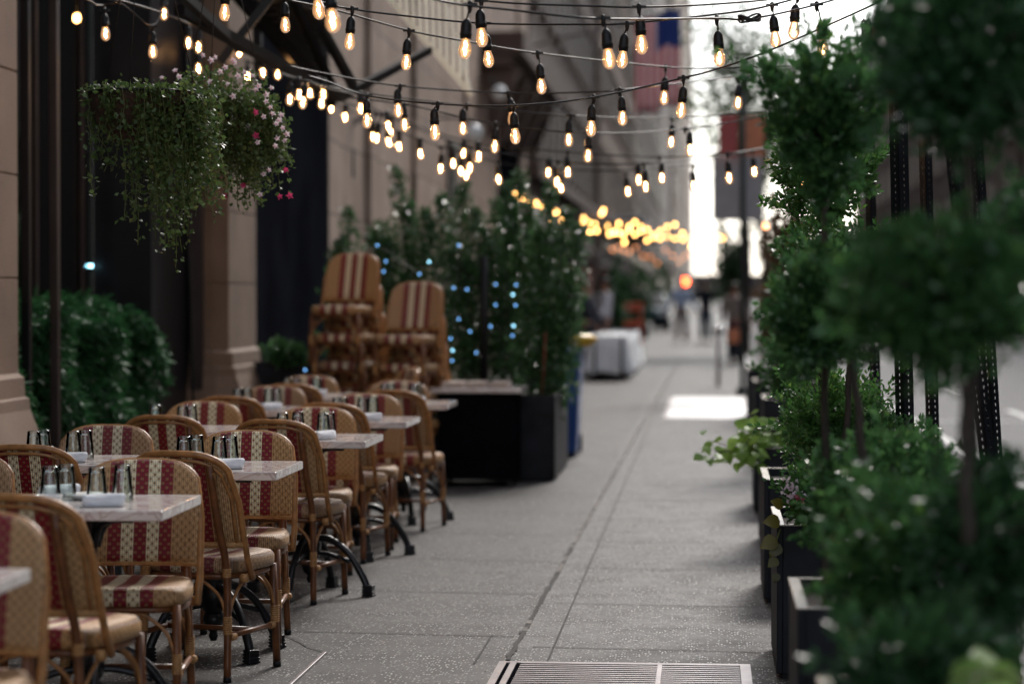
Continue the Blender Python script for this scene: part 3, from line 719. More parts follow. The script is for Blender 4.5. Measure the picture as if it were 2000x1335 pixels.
# shopfront frame
sf = empty('shopfront', (0, 0, 0), 0, 'tall black framed shop window set back between the two stone piers', 'shopfront')
def upost(y0, y1, x0, x1, m, n='post'): mb = MB(); mb.box((x0, y0, 0), (x1, y1, 5)); return mb.build(n, M[m], sf, bevel=.006)
GX = -4.45
upost(13.2, 13.4, GX, GX+.02, 'frame'); upost(14.20, 14.27, -3.92, -3.87, 'bronze'); upost(13.7, 13.76, -3.95, -3.90, 'frame')
upost(15.75, 15.80, GX-.02, GX+.02, 'bronze'); upost(16.9, 16.95, GX+.004, GX+.035, 'bronze'); upost(17.3, 18.6, GX, -4.02, 'frame', 'panel'); upost(18.50, 18.57, -4.0, -3.90, 'bronze')
mb = MB(); mb.box((GX-.006, -2, .1), (GX, 17.3, 4.9)); mb.build('pane', M['pane'], sf)
mb = MB(); mb.box((GX-.05, -2, 0), (GX+.05, 17.3, .25)); mb.box((GX-.05, -2, 4.3), (GX+.06, 17.3, 4.9)); mb.build('rail', M['frame'], sf)
# dark cable on the pier
mb = MB(); mb.tube(bez([P(366, 100, 18.3), P(367, 400, 18.3), P(374, 620, 18.3), P(377, 790, 18.3)], 12), .012, 6); tag(mb.build('cable', M['wire']), 'black cable hanging down in front of the right stone pier', 'cable')
# amber lamps added behind the glass; lower two imitate bulb reflections
for (u, v, Z) in ((150, 36, 15), (130, 260, 16.2), (128, 390, 16.0)):
    lp = empty('added_window_lamp', (0, 0, 0), 0, {36: 'small amber lamp glowing at the top of the dark shop window', 260: 'amber lamp added for a bulb reflection halfway up the dark shop window', 390: 'lowest amber lamp added for a bulb reflection in the dark shop window'}[v], 'lamp', 'amber lamps added in the shop window')
    c = P(u, v, Z+1.2); MB().lathe([(.002, -.03), (.02, -.022), (.026, 0), (.02, .022), (.012, .03)], 12, c=c).build('bulb', M['amber'], lp)
    MB().tube([c+Vector((0, 0, .03)), (c.x, c.y, 4.85)], .004, 5).build('cord', M['wire'], lp)
lb = empty('light_panel', (0, 0, 0), 0, 'row of small cyan lit display lamps in the dark shop window above the hedge', 'display lights')
for (u, v, w, mm) in ((170, 520, 8, 'cyan'), (178, 519, 7, 'cyan'), (165, 540, 11, 'blue'), (160, 579, 14, 'cyan'), (171, 579, 9, 'cyan'), (162, 600, 10, 'blue')):
    c = P(u, v, 17.5); mb = MB(); r = w*17.5/FPX*.5; mb.box((c.x-.01, c.y-r, c.z-.012), (c.x+.01, c.y+r, c.z+.012)); mb.build('lamp', M[mm], lb)
# wall pipe
wp = empty('wall_conduit', (0, 0, 0), 0, 'grey conduit with a hooked top and black box running up the stone wall', 'conduit')
Zp = 26.4
MB().tube(bez([P(680, 560, Zp), P(680, 420, Zp), P(680, 320, Zp), P(681, 262, Zp), P(690, 240, Zp), P(706, 232, Zp), P(720, 234, Zp)], 20), .028, 8).build('pipe', M['steel'], wp)
mb = MB(); c = P(681, 318, Zp); mb.box((c.x-.05, c.y-.05, c.z-.16), (c.x+.06, c.y+.05, c.z+.16)); mb.build('junction_box', M['black'], wp, bevel=.01)
for (u, v, Z, n) in ((975, 182, 40, 'upper'), (925, 260, 34, 'lower')):
    w = empty('wall_lamp', (0, 0, 0), 0, f'unlit white globe lamp on the stone wall, {n} of two', 'wall lamp', 'white wall globes')
    c = P(u, v, Z); MB().lathe([(.13*math.sin(a)+.001, -.13*math.cos(a)) for a in np.linspace(0, PI, 10)], 16, c=c).build('globe', M['china'], w)
    MB().tube([c+Vector((0, 0, .12)), c+Vector((-.1, 0, .22)), (WX-.08, c.y, c.z+.22)], .02, 6).build('arm', M['iron'], w)
# canopy (black steel truss with louvres) at the top left
cn = empty('steel_canopy', (0, 0, 0), 0, 'black steel canopy frame with louvres and struts above the tables', 'canopy')
mb = MB()
for (a, b, w) in (((430, 122, 14.5), (540, -20, 14.5), .05), ((628, 55, 15), (690, 168, 15.5), .05), ((560, -30, 15), (660, 195, 15.5), .045), ((665, 190, 15.5), (838, 98, 17), .05), ((350, 20, 13), (665, 190, 15.5), .06), ((300, -60, 12), (470, 95, 14), .05)):
    mb.bar(P(*a), P(*b), w, w)
mb.build('strut', M['canopy'], cn)
mb = MB()
for i in range(9):
    a = P(505+i*6, 0+i*14-20, 16+i*.2); b = P(628, 52+i*13-20, 17+i*.2); mb.bar(a, b, .12, .02)
mb.build('louvre', M['canopy'], cn)
mb = MB(); mb.bar(P(420, -60, 16.5), P(655, 200, 17), .07, .09); mb.bar(P(500, -30, 17.5), P(505, 140, 17.5), .06, .06); mb.build('beam', M['canopy'], cn)
# pale slatted awning
aw = empty('slatted_awning', (0, 0, 0), 0, 'pale slatted metal awning sloping down from the stone wall', 'awning')
mb = MB(); mb.bar(P(738, -28, 17.5), P(921, 186, 17.5), .060, .040); mb.bar(P(862, -20, 18.6), P(921, 186, 17.5), .022, .022); mb.build('edge_bar', M['grille'], aw)
mb = MB()
for i in range(13):
    f = i/12; ub = 757+f*155; vb = -4+f*180
    mb.bar(P(ub, vb, 17.5), P(ub-4, -45, 17.6), .022, .016)
mb.build('slat', M['grille'], aw)
# ------------------------------------------------------------------ far buildings
def facade(name, x, y0, y1, h, mat, side, label, win=(2.6, 1.1, 1.9, 3.4), first=4.6):
    t = empty(name, (0, 0, 0), 0, label, 'building')
    d = 10*side
    mb = MB(); mb.box((min(x, x+d), y0, -.1), (max(x, x+d), y1, h)); mb.build('wall', M[mat], t)
    o = -side
    def slab(m, n, ya, yb, za, zb, out, inn=0.0):
        m.box((min(x+o*inn, x+o*out), ya, za), (max(x+o*inn, x+o*out), yb, zb))
    c = MB(); slab(c, 0, y0, y1, h-.7, h-.1, .45); slab(c, 0, y0, y1, 4.0, 4.35, .25); c.build('cornice', M[mat], t, bevel=.03)
    g = MB(); gy = y0+.5
    while gy < y1-2.4: slab(g, 0, gy, gy+1.9, .3, 3.5, .05); gy += 2.6
    g.build('shop_window', M['winglass'], t)
    st, w, wh, fl = win; cnt = 0
    yy = y0+.8
    while yy+w < y1 and cnt < 90:
        z = first
        while z+wh < h-1 and z < 24 and cnt < 90:
            q = MB(); slab(q, 0, yy, yy+w, z, z+wh, .03); wo = q.build('window', M['winglass'], t); cnt += 1
            q = MB(); slab(q, 0, yy-.08, yy+w+.08, z-.14, z, .16); slab(q, 0, yy-.1, yy+w+.1, z+wh, z+wh+.2, .12); slab(q, 0, yy+w/2-.03, yy+w/2+.03, z, z+wh, .05, .031); q.build('surround', M[mat], wo)
            z += fl
        yy += st
    return t
facade('stone_townhouse', -3.9, 53, 84, 17, 'brownstone', -1, 'dark brown stone building with bracketed cornice beyond the leafy screen')
facade('pale_office_building', -3.7, 84.5, 128, 26, 'paleface', -1, 'pale stone building beyond the dark brown one on the left')
facade('grey_office_building', -4.0, 128.5, 260, 32, 'greyface', -1, 'grey building far down the left side of the street', (5, 2, 2.2, 4))
facade('distant_tower', -3.6, 261, 620, 60, 'paleface', -1, 'hazy pale building at the far left end of the street', (9, 4, 2.4, 4))
facade('brick_walkup', 14, 24, 58, 15, 'paleface', 1, 'tan stone building across the road behind the topiaries', (3.4, 1.5, 2.0, 3.4))
facade('grey_walkup', 14.2, 58.5, 110, 19, 'greyface', 1, 'grey building across the road left of the tan one', (4.4, 2, 2.0, 3.6))
facade('brown_walkup', 13.9, 110.5, 230, 24, 'brownstone', 1, 'brown building far along the right side of the street', (7, 3, 2.4, 4))
facade('glass_block', 14.2, -14, 23.5, 22, 'greyface', 1, 'grey block with many windows opposite the restaurant', (3.0, 1.8, 2.2, 3.4))
t = empty('street_end_building', (5, 640, 0), 0, 'low brown building closing the far end of the street', 'building')
mb = MB(); mb.box((-12, 0, -.1), (18, 20, 6.6)); mb.box((-12.2, -.3, 6.0), (18.2, 0, 6.8)); mb.build('wall', M['greyface'], t)
for i in range(10):
    for zz in (.8, 3.6): mb = MB(); mb.box((-11+i*2.9, -.06, zz), (-9.4+i*2.9, 0, zz+1.9)); mb.build('window', M['winglass'], t)
for i, (ya, yb, zz) in enumerate(((55, 66, 2.9), (68, 82, 3.0), (88, 104, 3.1), (106, 126, 3.1))):
    t = empty('shop_awning', (0, 0, 0), 0, ['first', 'second', 'third', 'fourth'][i]+' dark fabric awning over the far shopfronts on the left', 'awning', 'dark awnings over the far shops')
    mb = MB(); mb.add([(-3.65, ya, zz), (-2.45, ya, zz-.55), (-2.45, yb, zz-.55), (-3.65, yb, zz), (-3.65, ya, zz-.03), (-2.45, ya, zz-.58), (-2.45, yb, zz-.58), (-3.65, yb, zz-.03)], [(0, 1, 2, 3), (7, 6, 5, 4), (0, 4, 5, 1), (2, 6, 7, 3)], 0, False); mb.build('canvas', M['awndark'], t)
    mb = MB(); mb.box((-2.46, ya, zz-.85), (-2.44, yb, zz-.56)); mb.build('valance', M['awndark'], t)
    mb = MB(); mb.bar((-3.65, ya+.05, zz-.7), (-2.46, ya+.05, zz-.62), .03, .03); mb.bar((-3.65, yb-.05, zz-.7), (-2.46, yb-.05, zz-.62), .03, .03); mb.build('arm', M['iron'], t)
# white awning edge far left
t = empty('shop_awning', (0, 0, 0), 0, 'long white awning edge above the far shops on the left', 'awning')
mb = MB(); a = P(1160, 380, 62); b = P(1372, 400, 140); a.x = -2.6; b.x = -2.6
mb.box((-3.65, 85, 4.05), (-2.2, 127, 4.2)); mb.box((-2.2, 85, 3.75), (-2.14, 127, 4.2)); mb.build('valance', M['awnwhite'], t)
# flag
fl = empty('hanging_flag', (0, 0, 0), 0, 'red white and blue striped flag hanging from the left facades over the pavement', 'flag')
Zf = 48; p0 = P(1282, 60, Zf)
MB().tube([(-3.9, p0.y, p0.z-.4), (p0.x+.55, p0.y, p0.z+.45)], .03, 6).build('pole', M['steel'], fl)
n = 13; mb = MB()
for i in range(n+1):
    for j in range(9):
        x = p0.x-.42+.9*i/n; z = p0.z+.2+.25*i/n-1.9*j/8; mb.v.append((x, p0.y+.07*math.sin(i*1.1+j*.3), z+.05*math.sin(i*.9)))
for i in range(n):
    for j in range(8):
        mb.f.append((i*9+j, (i+1)*9+j, (i+1)*9+j+1, i*9+j+1)); mb.m.append(2 if (i >= 6 and j < 3) else (0 if i % 2 == 0 else 1)); mb.sm.append(True)
fo = mb.build('cloth', [M['flagred'], M['flagwhite'], M['flagblue']], fl); fo.modifiers.new('Solid', 'SOLIDIFY').thickness = .006
# ------------------------------------------------------------------ planters
def planter(name, x0, x1, y0, y1, h, label, group=None, rim=True, parent=None):
    t = empty(name, (0, 0, 0), 0, label, 'planter', group)
    mb = MB(); w = .022
    mb.box((x0, y0, .02), (x0+w, y1, h)); mb.box((x1-w, y0, .02), (x1, y1, h)); mb.box((x0+w, y0, .02), (x1-w, y0+w, h)); mb.box((x0+w, y1-w, .02), (x1-w, y1, h)); mb.box((x0+.02, y0+.02, 0), (x1-.02, y1-.02, .03))
    mb.build('box', M['planter'], t, bevel=.003)
    if rim:
        mb = MB(); r = .03
        mb.box((x0-.004, y0-.004, h), (x0+r, y1+.004, h+.006)); mb.box((x1-r, y0-.004, h), (x1+.004, y1+.004, h+.006)); mb.box((x0+r, y0-.004, h), (x1-r, y0+r*.6, h+.006)); mb.box((x0+r, y1-r*.6, h), (x1-r, y1+.004, h+.006))
        mb.build('rim', M['rim'], t, bevel=.002)
    mb = MB(); mb.box((x0+w, y0+w, h-.06), (x1-w, y1-w, h-.035)); mb.build('soil', M['soil'], t)
    return t
PG = 'black planters along the kerb'
planter('planter_box', .25, .66, yw(4.7, .25), yw(5.4, .25), .57, 'nearest black planter box at the lower right corner, mostly under foliage', PG)
planter('planter_box', .25, .66, yw(6.6, .25), yw(7.3, .25), .57, 'black planter box with its bare pale rim showing beside the walkway', PG)
planter('planter_box', .262, .68, yw(8.98, .25), yw(9.75, .25), .57, 'black planter box with dark coleus leaves over its edge', PG)
planter('planter_box', .268, .68, yw(11.2, .25), yw(11.95, .25), .57, 'black planter box hidden among boxwood behind the coleus', PG)
planter('planter_box', .306, .70, yw(13.5, .3), yw(14.2, .3), .57, 'black planter box under the lime green vine', PG)
planter('planter_box', .314, .70, yw(15.8, .3), yw(16.6, .3), .57, 'farther black planter box behind the lime green vine', PG)
for i, (z, lb_) in enumerate(((20, 'first'), (24, 'second'), (28, 'third'))):
    planter('planter_box', .47, .765, z, z+.8, .57, f'{lb_} distant kerbside planter beyond the lime vine', PG)
# ------------------------------------------------------------------ right hand topiaries and shrubs
def topiary(name, base, crowns, label, mats, leaf=.03, dens=1.0, group='topiaries in the kerbside planters', trunkpts=None, wedge=0):
    t = empty(name, (base[0], base[1], 0), 0, label, 'topiary', group)
    off = Vector((base[0], base[1], 0))
    top = crowns[0][0]
    pts = trunkpts or [Vector((base[0], base[1], .50))] + [Vector(c[0]) for c in reversed(crowns)]
    mb = MB(); path = bez([p-off for p in pts], 20); k = len(path)
    path = [p+Vector((.003*math.sin(i*1.3), .003*math.cos(i*.9), 0)) for i, p in enumerate(path)]
    mb.tube(path, [.0135-.006*i/k for i in range(k)], 8)
    for c, r, n in crowns:
        for _ in range(16):
            d = Vector(rng.normal(size=3)).normalized(); c0 = Vector(c)-off
            e = Vector((d.x*r[0], d.y*r[1], abs(d.z)*r[2]))*.8
            mb.tube([c0-Vector((0, 0, r[2]*.4)), c0+e*.5, c0+e], [.006, .004, .002], 5)
    mb.build('trunk', M['bark'], t)
    for i, (c, r, n) in enumerate(crowns):
        pos, nr = ball_points(np.array(Vector(c)-off), r, int(n*dens), wedge=wedge)
        link('crown', leafmesh('crown', pos, leaf, mats[i % len(mats)], nrm=nr, jitter=.35, aspect=.5), t)
    return t
# tree in front, upper ball
a1 = P(1608, 225, 6.9); a1b = P(1590, 600, 7.0)
topiary('topiary_tree', P(1615, 900, 7.0), [(a1, (.185, .19, .25), 5200)], 'standard topiary with a tall wedge shaped crown standing against the bright sky', [M['box']], .032, wedge=.55)
topiary('topiary_tree', P(1688, 900, 6.8), [(P(1600, 600, 6.8), (.175, .19, .19), 5200)], 'lower round topiary ball beside the walkway, below the wedge shaped one', [M['box']], .030, trunkpts=[P(1690, 950, 6.8), P(1676, 800, 6.8), P(1662, 700, 6.8), P(1648, 600, 6.8)])
topiary('topiary_tree', P(1700, 900, 9.5), [(P(1612, 318, 9.5), (.235, .24, .26), 6500)], 'sharply seen small-leaved topiary behind the wedge shaped crown', [M['box2']], .030, trunkpts=[P(1606, 850, 9.5), P(1604, 600, 9.5), P(1603, 430, 9.5), P(1608, 330, 9.5)])
topiary('topiary_tree', P(1885, 1000, 4.7), [(P(1835, 560, 4.7), (.205, .20, .175), 5200)], 'big blurred round topiary ball in the right foreground', [M['box']], .030, trunkpts=[P(1890, 1060, 4.7), P(1886, 900, 4.7), P(1882, 760, 4.7), P(1878, 600, 4.7)])
topiary('topiary_tree', P(1930, 1000, 4.4), [(P(1885, 95, 5.0), (.225, .22, .21), 6200)], 'dark blurred topiary crown filling the upper right corner', [M['yew']], .030, trunkpts=[P(1905, 1060, 5.1), P(1900, 700, 5.1), P(1895, 400, 5.0), P(1890, 150, 5.0)])
topiary('topiary_tree', P(1985, 1000, 5.6), [(P(2005, 500, 5.6), (.14, .2, .20), 2800)], 'blurred topiary ball cut by the right edge', [M['yew']], .030, trunkpts=[P(2030, 1060, 5.6), P(2028, 800, 5.6), P(2024, 600, 5.6)])
topiary('topiary_tree', P(1560, 900, 11.6), [(P(1590, 500, 11.6), (.20, .25, .22), 3000)], 'topiary column behind the others, against the far facades', [M['box']], .034)
topiary('topiary_tree', P(1640, 900, 8.6), [(P(1668, 560, 8.4), (.21, .22, .22), 4200)], 'middle topiary ball between the lower ball and the foreground one', [M['box']], .03)
def shrub(name, c, r, n, mat, leaf, label, group='shrubs in the kerbside planters', asp=.5, stems=True, shell=.35, up=.5, cat='shrub', rough=.16):
    c = Vector(c); t = empty(name, (c.x, c.y, max(0, c.z-r[2])), 0, label, cat, group); off = Vector((c.x, c.y, max(0, c.z-r[2])))
    pos, nr = ball_points(np.array(c-off), r, n, shell=shell, rough=rough); pos[:, 2] = np.maximum(pos[:, 2], .01)
    link('foliage', leafmesh('foliage', pos, leaf, mat, nrm=nr, jitter=.35, aspect=asp, up=up*.3), t)
    if stems:
        mb = MB()
        for _ in range(16):
            d = Vector(rng.normal(size=3)).normalized(); c0 = c-off
            mb.tube([c0-Vector((0, 0, r[2]*.95)), c0+Vector((d.x*r[0]*.35, d.y*r[1]*.35, 0)), c0+Vector((d.x*r[0]*.85, d.y*r[1]*.85, abs(d.z)*r[2]*.85))], [.006, .005, .002], 5)
        mb.build('stem', M['bark'], t)
    return t
shrub('boxwood_shrub', P(1632, 815, 9.4), (.25, .30, .20), 7500, M['box2'], .026, 'crisp glossy boxwood bush in the planter with coleus leaves', rough=.3)
shrub('boxwood_shrub', P(1700, 880, 9.2), (.24, .24, .20), 4200, M['box'], .026, 'boxwood bush just right of the crisp glossy one', )
shrub('boxwood_shrub', P(1632, 965, 8.9), (.22, .22, .17), 4600, M['box2'], .030, 'low leafy bush spilling over the coleus planter rim')
shrub('boxwood_shrub', P(1735, 960, 7.0), (.27, .30, .22), 6000, M['box'], .032, 'bush above the bare pale rimmed planter')
shrub('boxwood_shrub', P(1822, 1120, 5.3), (.25, .26, .245), 7000, M['box'], .034, 'wide blurred bush filling the lower right foreground', rough=.22)
shrub('boxwood_shrub', P(1930, 1060, 5.0), (.17, .25, .19), 4200, M['yew'], .030, 'blurred dark bush at the right edge of the foreground')
shrub('boxwood_shrub', P(1800, 1290, 4.6), (.20, .2, .12), 2600, M['yew'], .032, 'blurred bush at the bottom right, nearest the camera')
shrub('boxwood_shrub', P(1560, 700, 14.2), (.26, .3, .34), 3000, M['box'], .04, 'bush behind the lime vine in the fifth kerbside planter')
shrub('boxwood_shrub', P(1536, 560, 20), (.25, .4, .75), 3600, M['rust'], .05, 'tall bronze tinted shrub far along the kerb')
shrub('boxwood_shrub', P(1528, 640, 24), (.24, .4, .6), 2600, M['box'], .06, 'tall green shrub in the second distant kerb planter')
shrub('boxwood_shrub', P(1516, 590, 28), (.25, .5, .8), 2600, M['rust'], .06, 'last bronze shrub of the kerbside row')
for (u, v, Z, r, lb_) in ((1195, 590, 62, (.45, 1.2, .9), 'dark potted shrub before the far shops, nearest of three'), (1245, 575, 80, (.5, 2, 1.1), 'dark potted shrub before the far shops, middle of three'), (1290, 570, 105, (.6, 3, 1.3), 'dark potted shrub before the far shops, farthest of three')):
    shrub('potted_shrub', P(u, v, Z), r, 2600, M['yew'], .13, lb_, 'potted shrubs before the far shops')
    c_ = P(u, v, Z); z_ = max(.4, c_.z-r[2]+.15); planter('planter_box', c_.x-.35, c_.x+.35, c_.y-.5, c_.y+.5, z_, lb_.replace('shrub', 'shrub box').replace('dark ', 'black '), 'boxes before the far shops', rim=False)
# hanging coloured leaves : lime vine, coleus, lime leaves near
def bigleaf(mb, c, d, up, s, mi=0):
    c = Vector(c); d = Vector(d).normalized(); r = d.cross(Vector(up)).normalized(); u = r.cross(d)
    prof = [(0, .0), (.12, .30), (.30, .42), (.55, .38), (.8, .18), (1, 0)]
    vs = []; 
    for (t_, w) in prof: vs.append(c+d*s*t_-u*s*.10*t_*t_)
    for (t_, w) in prof: vs.append(c+d*s*t_+r*s*w+u*s*(.12*w-.18*t_*t_))
    for (t_, w) in prof: vs.append(c+d*s*t_-r*s*w+u*s*(.12*w-.18*t_*t_))
    fs = []
    for i in range(5): fs += [(i, i+1, i+7, i+6), (i, i+12, i+13, i+1)]
    mb.add(vs, fs, mi)
def vine(name, pts, n, s, mat, label, cat='vine', spread=.05):
    t = empty(name, pts[0], 0, label, cat); off = Vector(pts[0])
    st = MB(); lf = MB()
    for q in range(5):
        path = bez([Vector(p)-off+Vector(rng.normal(size=3))*spread*.6 for p in pts], 14); st.tube(path, .003, 5)
        for i in range(n//5):
            p = path[random.randrange(len(path))]+Vector(rng.normal(size=3))*spread
            bigleaf(lf, p, (random.uniform(-1, .6), random.uniform(-1, .3), random.uniform(-.9, .35)), (random.uniform(-.3, .3), -.5, 1), s*random.uniform(.7, 1.2))
    st.build('stem', M['stem'], t); lf.build('leaves', mat, t); return t
vine('potato_vine', [P(1530, 850, 13.7), P(1490, 845, 13.6), P(1450, 865, 13.5), P(1405, 880, 13.4)], 60, .075, M['lime'], 'bright lime green vine spilling from a planter over the walkway', spread=.055)
vine('potato_vine', [P(1535, 870, 13.7), P(1510, 850, 13.6), P(1480, 850, 13.5), P(1462, 885, 13.4)], 70, .075, M['lime'], 'second trail of lime green vine hugging the planter corner', spread=.05)
vine('potato_vine', [P(1720, 1230, 5.5), P(1680, 1225, 5.4), P(1650, 1220, 5.4)], 6, .085, M['lime'], 'blurred lime leaf in the right foreground', spread=.02)
vine('potato_vine', [P(1990, 1320, 4.4), P(1930, 1335, 4.4), P(1870, 1345, 4.4)], 14, .085, M['lime'], 'blurred lime leaves at the bottom right corner', spread=.03)
t = empty('coleus_plant', P(1525, 1040, 9.0), 0, 'dark olive and red coleus leaves hanging over the planter edge', 'plant'); off = P(1525, 1040, 9.0)
lf = MB()
for (u, v, du, dv, s) in ((1524, 1018, -1, -.05, .068), (1518, 1052, -1, .35, .074), (1519, 1090, -.8, .5, .05), (1530, 988, -.9, -.4, .055), (1552, 975, -.5, -.8, .06), (1518, 1118, -.4, 1, .04), (1545, 992, .3, -.6, .06), (1524, 1062, -.9, .75, .062)):
    bigleaf(lf, P(u, v, 8.95)-off, (du*.8, -.35, -dv), (.1, -.9, .4), s)
lf.build('leaves', M['coleus'], t)
st = MB(); st.tube([Vector((0, .1, -.05)), Vector((0, 0, .02)), P(1515, 1060, 8.95)-off], .003, 5); st.tube([Vector((0, .1, -.05)), P(1550, 985, 8.95)-off], .003, 5); st.build('stem', M['stem'], t)
pk = [P(1555+random.uniform(-25, 25), 955+random.uniform(-22, 22), 8.8)-off for _ in range(12)]
pos = np.array([np.array(p)+rng.normal(size=3)*.006 for p in pk for _ in range(6)])
link('blossom', leafmesh('blossom', pos, .016, M['pink'], aspect=.8), t)
pos = np.array([np.array(P(1563, 973, 8.8)-off)+rng.normal(size=3)*.008 for _ in range(14)]); link('blossom', leafmesh('blossom', pos, .018, M['magenta'], aspect=.8), t)
# perforated posts
def perf_post(p, q, w, label):
    t = empty('perforated_post', p, 0, label, 'post', 'black perforated steel posts by the kerb')
    d = Vector(q)-Vector(p); ln = d.length
    mb = MB(); e = w*.38; th = .004; hs = .025
    for f in range(4):
        rot = Matrix.Rotation(PI/2*f+.62, 4, 'Z')
        mb.box((-w/2, -w/2, 0), (-w/2+e, -w/2+th, ln), 0, rot); mb.box((w/2-e, -w/2, 0), (w/2, -w/2+th, ln), 0, rot)
        z = 0
        while z < ln: mb.box((-w/2+e, -w/2+.0005, z), (w/2-e, -w/2+th-.0005, z+hs*.60), 0, rot); z += hs
    o = mb.build('perforated_tube', M['iron'], t); o.rotation_euler = Vector((0, 0, 1)).rotation_difference(d).to_euler()
    f = MB(); f.lathe([(.05, 0), (.05, .012), (.03, .02)], 12); f.build('base_flange', M['iron'], t)
def pp(ut, vt, ub, vb, Z): 
    a = P(ut, vt, Z); b = P(ub, vb, Z); b2 = a+(b-a)*((a.z-.003)/(a.z-b.z)); a2 = a+(a-b)*.35; return b2, a2
for (ut, ub, Z, w, lb_) in ((1755, 1768, 9.3, .050, 'thickest perforated black post, left of the foreground topiaries'), (1806, 1822, 10.4, .040, 'perforated black post just right of the thickest one'), (1697, 1712, 11.5, .036, 'thin perforated black post farthest left, half hidden by boxwood'),
                       (1856, 1925, 8.2, .038, 'perforated black post leaning to the right behind the foreground trunk'), (1905, 1942, 9.0, .036, 'rightmost perforated black post')):
    b, a = pp(ut, 250, ub, 850, Z); perf_post(b, a, w, lb_)
# ------------------------------------------------------------------ left leafy screen and serving station
planter('planter_box', -1.52, -1.155, yw(18.5, -1.2), yw(20.2, -1.2), .66, 'tall black planter box at the end of the leafy screen beside the walkway', 'planters of the leafy screen', rim=False)
planter('planter_box', -2.6, -1.60, 20.3, 20.9, .66, 'black planter box of the leafy screen behind the serving table', 'planters of the leafy screen', rim=False)
planter('planter_box', -3.6, -2.7, 20.3, 20.9, .66, 'black planter box of the leafy screen behind the chair stacks', 'planters of the leafy screen', rim=False)
def screen_shrub(us, Z, n, mat, label, leaf=.055, lab2=None, spread=.25):
    """a tall shrub of several upright stems; us = list of (u_bottom, u_top, v_top)"""
    b = P(us[0][0], 575, Z); base = Vector((b.x, b.y, .62)); t = empty('screen_shrub', base, 0, label, 'shrub', 'tall shrubs of the leafy screen')
    st = MB(); pos = []
    for (ub, ut, vt) in us:
        p0 = P(ub, 760, Z+random.uniform(-.15, .15)); p0.z = .62; p1 = P(ut, vt, Z+random.uniform(-.2, .2))
        mid = (p0+p1)/2+Vector((random.uniform(-.05, .05), random.uniform(-.05, .05), 0))
        path = bez([p0-base, mid-base, p1-base], 20); st.tube(path, [.012-.009*i/len(path) for i in range(len(path))], 6)
        for i in range(n):
            f = rng.random()**.85; q = path[int(f*(len(path)-1))]; sp = spread*(1-f)**.55+.024
            d = rng.normal(size=3); d /= np.linalg.norm(d); pos.append(np.array(q)+d*sp*rng.random()**.45*np.array((1, 1, 1.1)))
    st.build('stem', M['bark'], t)
    link('foliage', leafmesh('foliage', np.array(pos), leaf, mat, aspect=.45, up=.3), t)
screen_shrub([(1075, 1110, 400), (1060, 1075, 350), (1040, 1030, 385), (1078, 1135, 430), (1055, 1050, 440), (1078, 1115, 520), (1035, 1010, 480), (1070, 1080, 560)], 19.4, 900, M['laurel'], 'tall glossy shrub rising from the end planter of the leafy screen', spread=.18)
screen_shrub([(1010, 1015, 320), (985, 990, 345), (960, 970, 380), (1000, 1005, 430), (975, 955, 470), (1020, 1035, 480)], 20.6, 900, M['laurel'], 'shrub with a tall shoot left of the end planter')
screen_shrub([(900, 905, 350), (880, 860, 370), (925, 930, 400), (860, 840, 420), (940, 945, 440), (910, 890, 470), (930, 915, 500)], 20.6, 950, M['laurel'], 'broad dark shrub behind the serving table')
screen_shrub([(800, 775, 320), (790, 800, 390), (760, 745, 430), (820, 830, 400), (775, 760, 460), (805, 800, 480)], 20.6, 900, M['laurel'], 'shrub with a long bare shoot above the shorter chair stack')
screen_shrub([(700, 680, 400), (685, 665, 460), (720, 725, 450), (735, 735, 430), (670, 655, 480)], 20.6, 700, M['laurel'], 'thin shrub behind the taller chair stack')
tr = MB()
for u in (945, 950): pass
t = empty('trellis_post', P(945, 575, 20.1), 0, 'dark stake standing within the leafy screen', 'stake'); t.location.z = 0
MB().tube([(0, 0, .6), (0, 0, 1.75)], .035, 8).build('stake', M['black'], t); MB().box((-.02, -.02, .0), (.02, .02, .6)).build('foot', M['black'], t)
t = empty('bamboo_cane', P(1058, 575, 19.0), 0, 'thin reddish cane stuck in the end planter', 'cane'); t.location.z = .62
MB().tube([(0, 0, 0), (.02, 0, .25), (.03, 0, .52)], .008, 6).build('shaft', pmat('reddish_cane', (.20, .05, .03), .6), t); MB().tube([(.0295, 0, .51), (.0305, 0, .53)], .010, 6).build('tip', M['black'], t)
# fairy lights
ft = empty('fairy_lights', (0, 0, 0), 0, 'string of tiny blue and cyan fairy lights wound through the leafy screen', 'fairy lights')
FL = [(737, 479, 0), (754, 510, 0), (749, 530, 0), (838, 511, 1), (819, 535, 0), (896, 479, 0), (886, 562, 0), (912, 565, 0), (858, 588, 0), (861, 629, 2), (968, 555, 0), (1002, 575, 1), (1007, 596, 0), (968, 595, 0), (958, 637, 0), (1003, 636, 1),
      (896, 623, 0), (918, 647, 0), (880, 661, 0), (864, 670, 0), (884, 684, 1), (883, 704, 0), (864, 707, 0), (868, 719, 1), (596, 722, 0), (613, 725, 0), (930, 688, 0), (1001, 655, 0), (1008, 556, 0)]
bm_ = {0: MB().lathe([(.001, -.007), (.006, -.004), (.006, .004), (.001, .007)], 8).mesh('tiny_bulb', M['blue']), 1: MB().lathe([(.001, -.007), (.006, -.004), (.006, .004), (.001, .007)], 8).mesh('tiny_bulb', M['cyan'])}
bm_[2] = MB().lathe([(.001, -.008), (.008, -.004), (.008, .004), (.001, .008)], 8).mesh('tiny_bulb', emat('white_fairy_light', (.75, 1, 1), 16))
pts = []
for (u, v, k) in FL:
    p = P(u, v, 18.9 if u > 700 else 18.2); o = link('bulb', bm_[k], ft); o.location = p; pts.append(p)
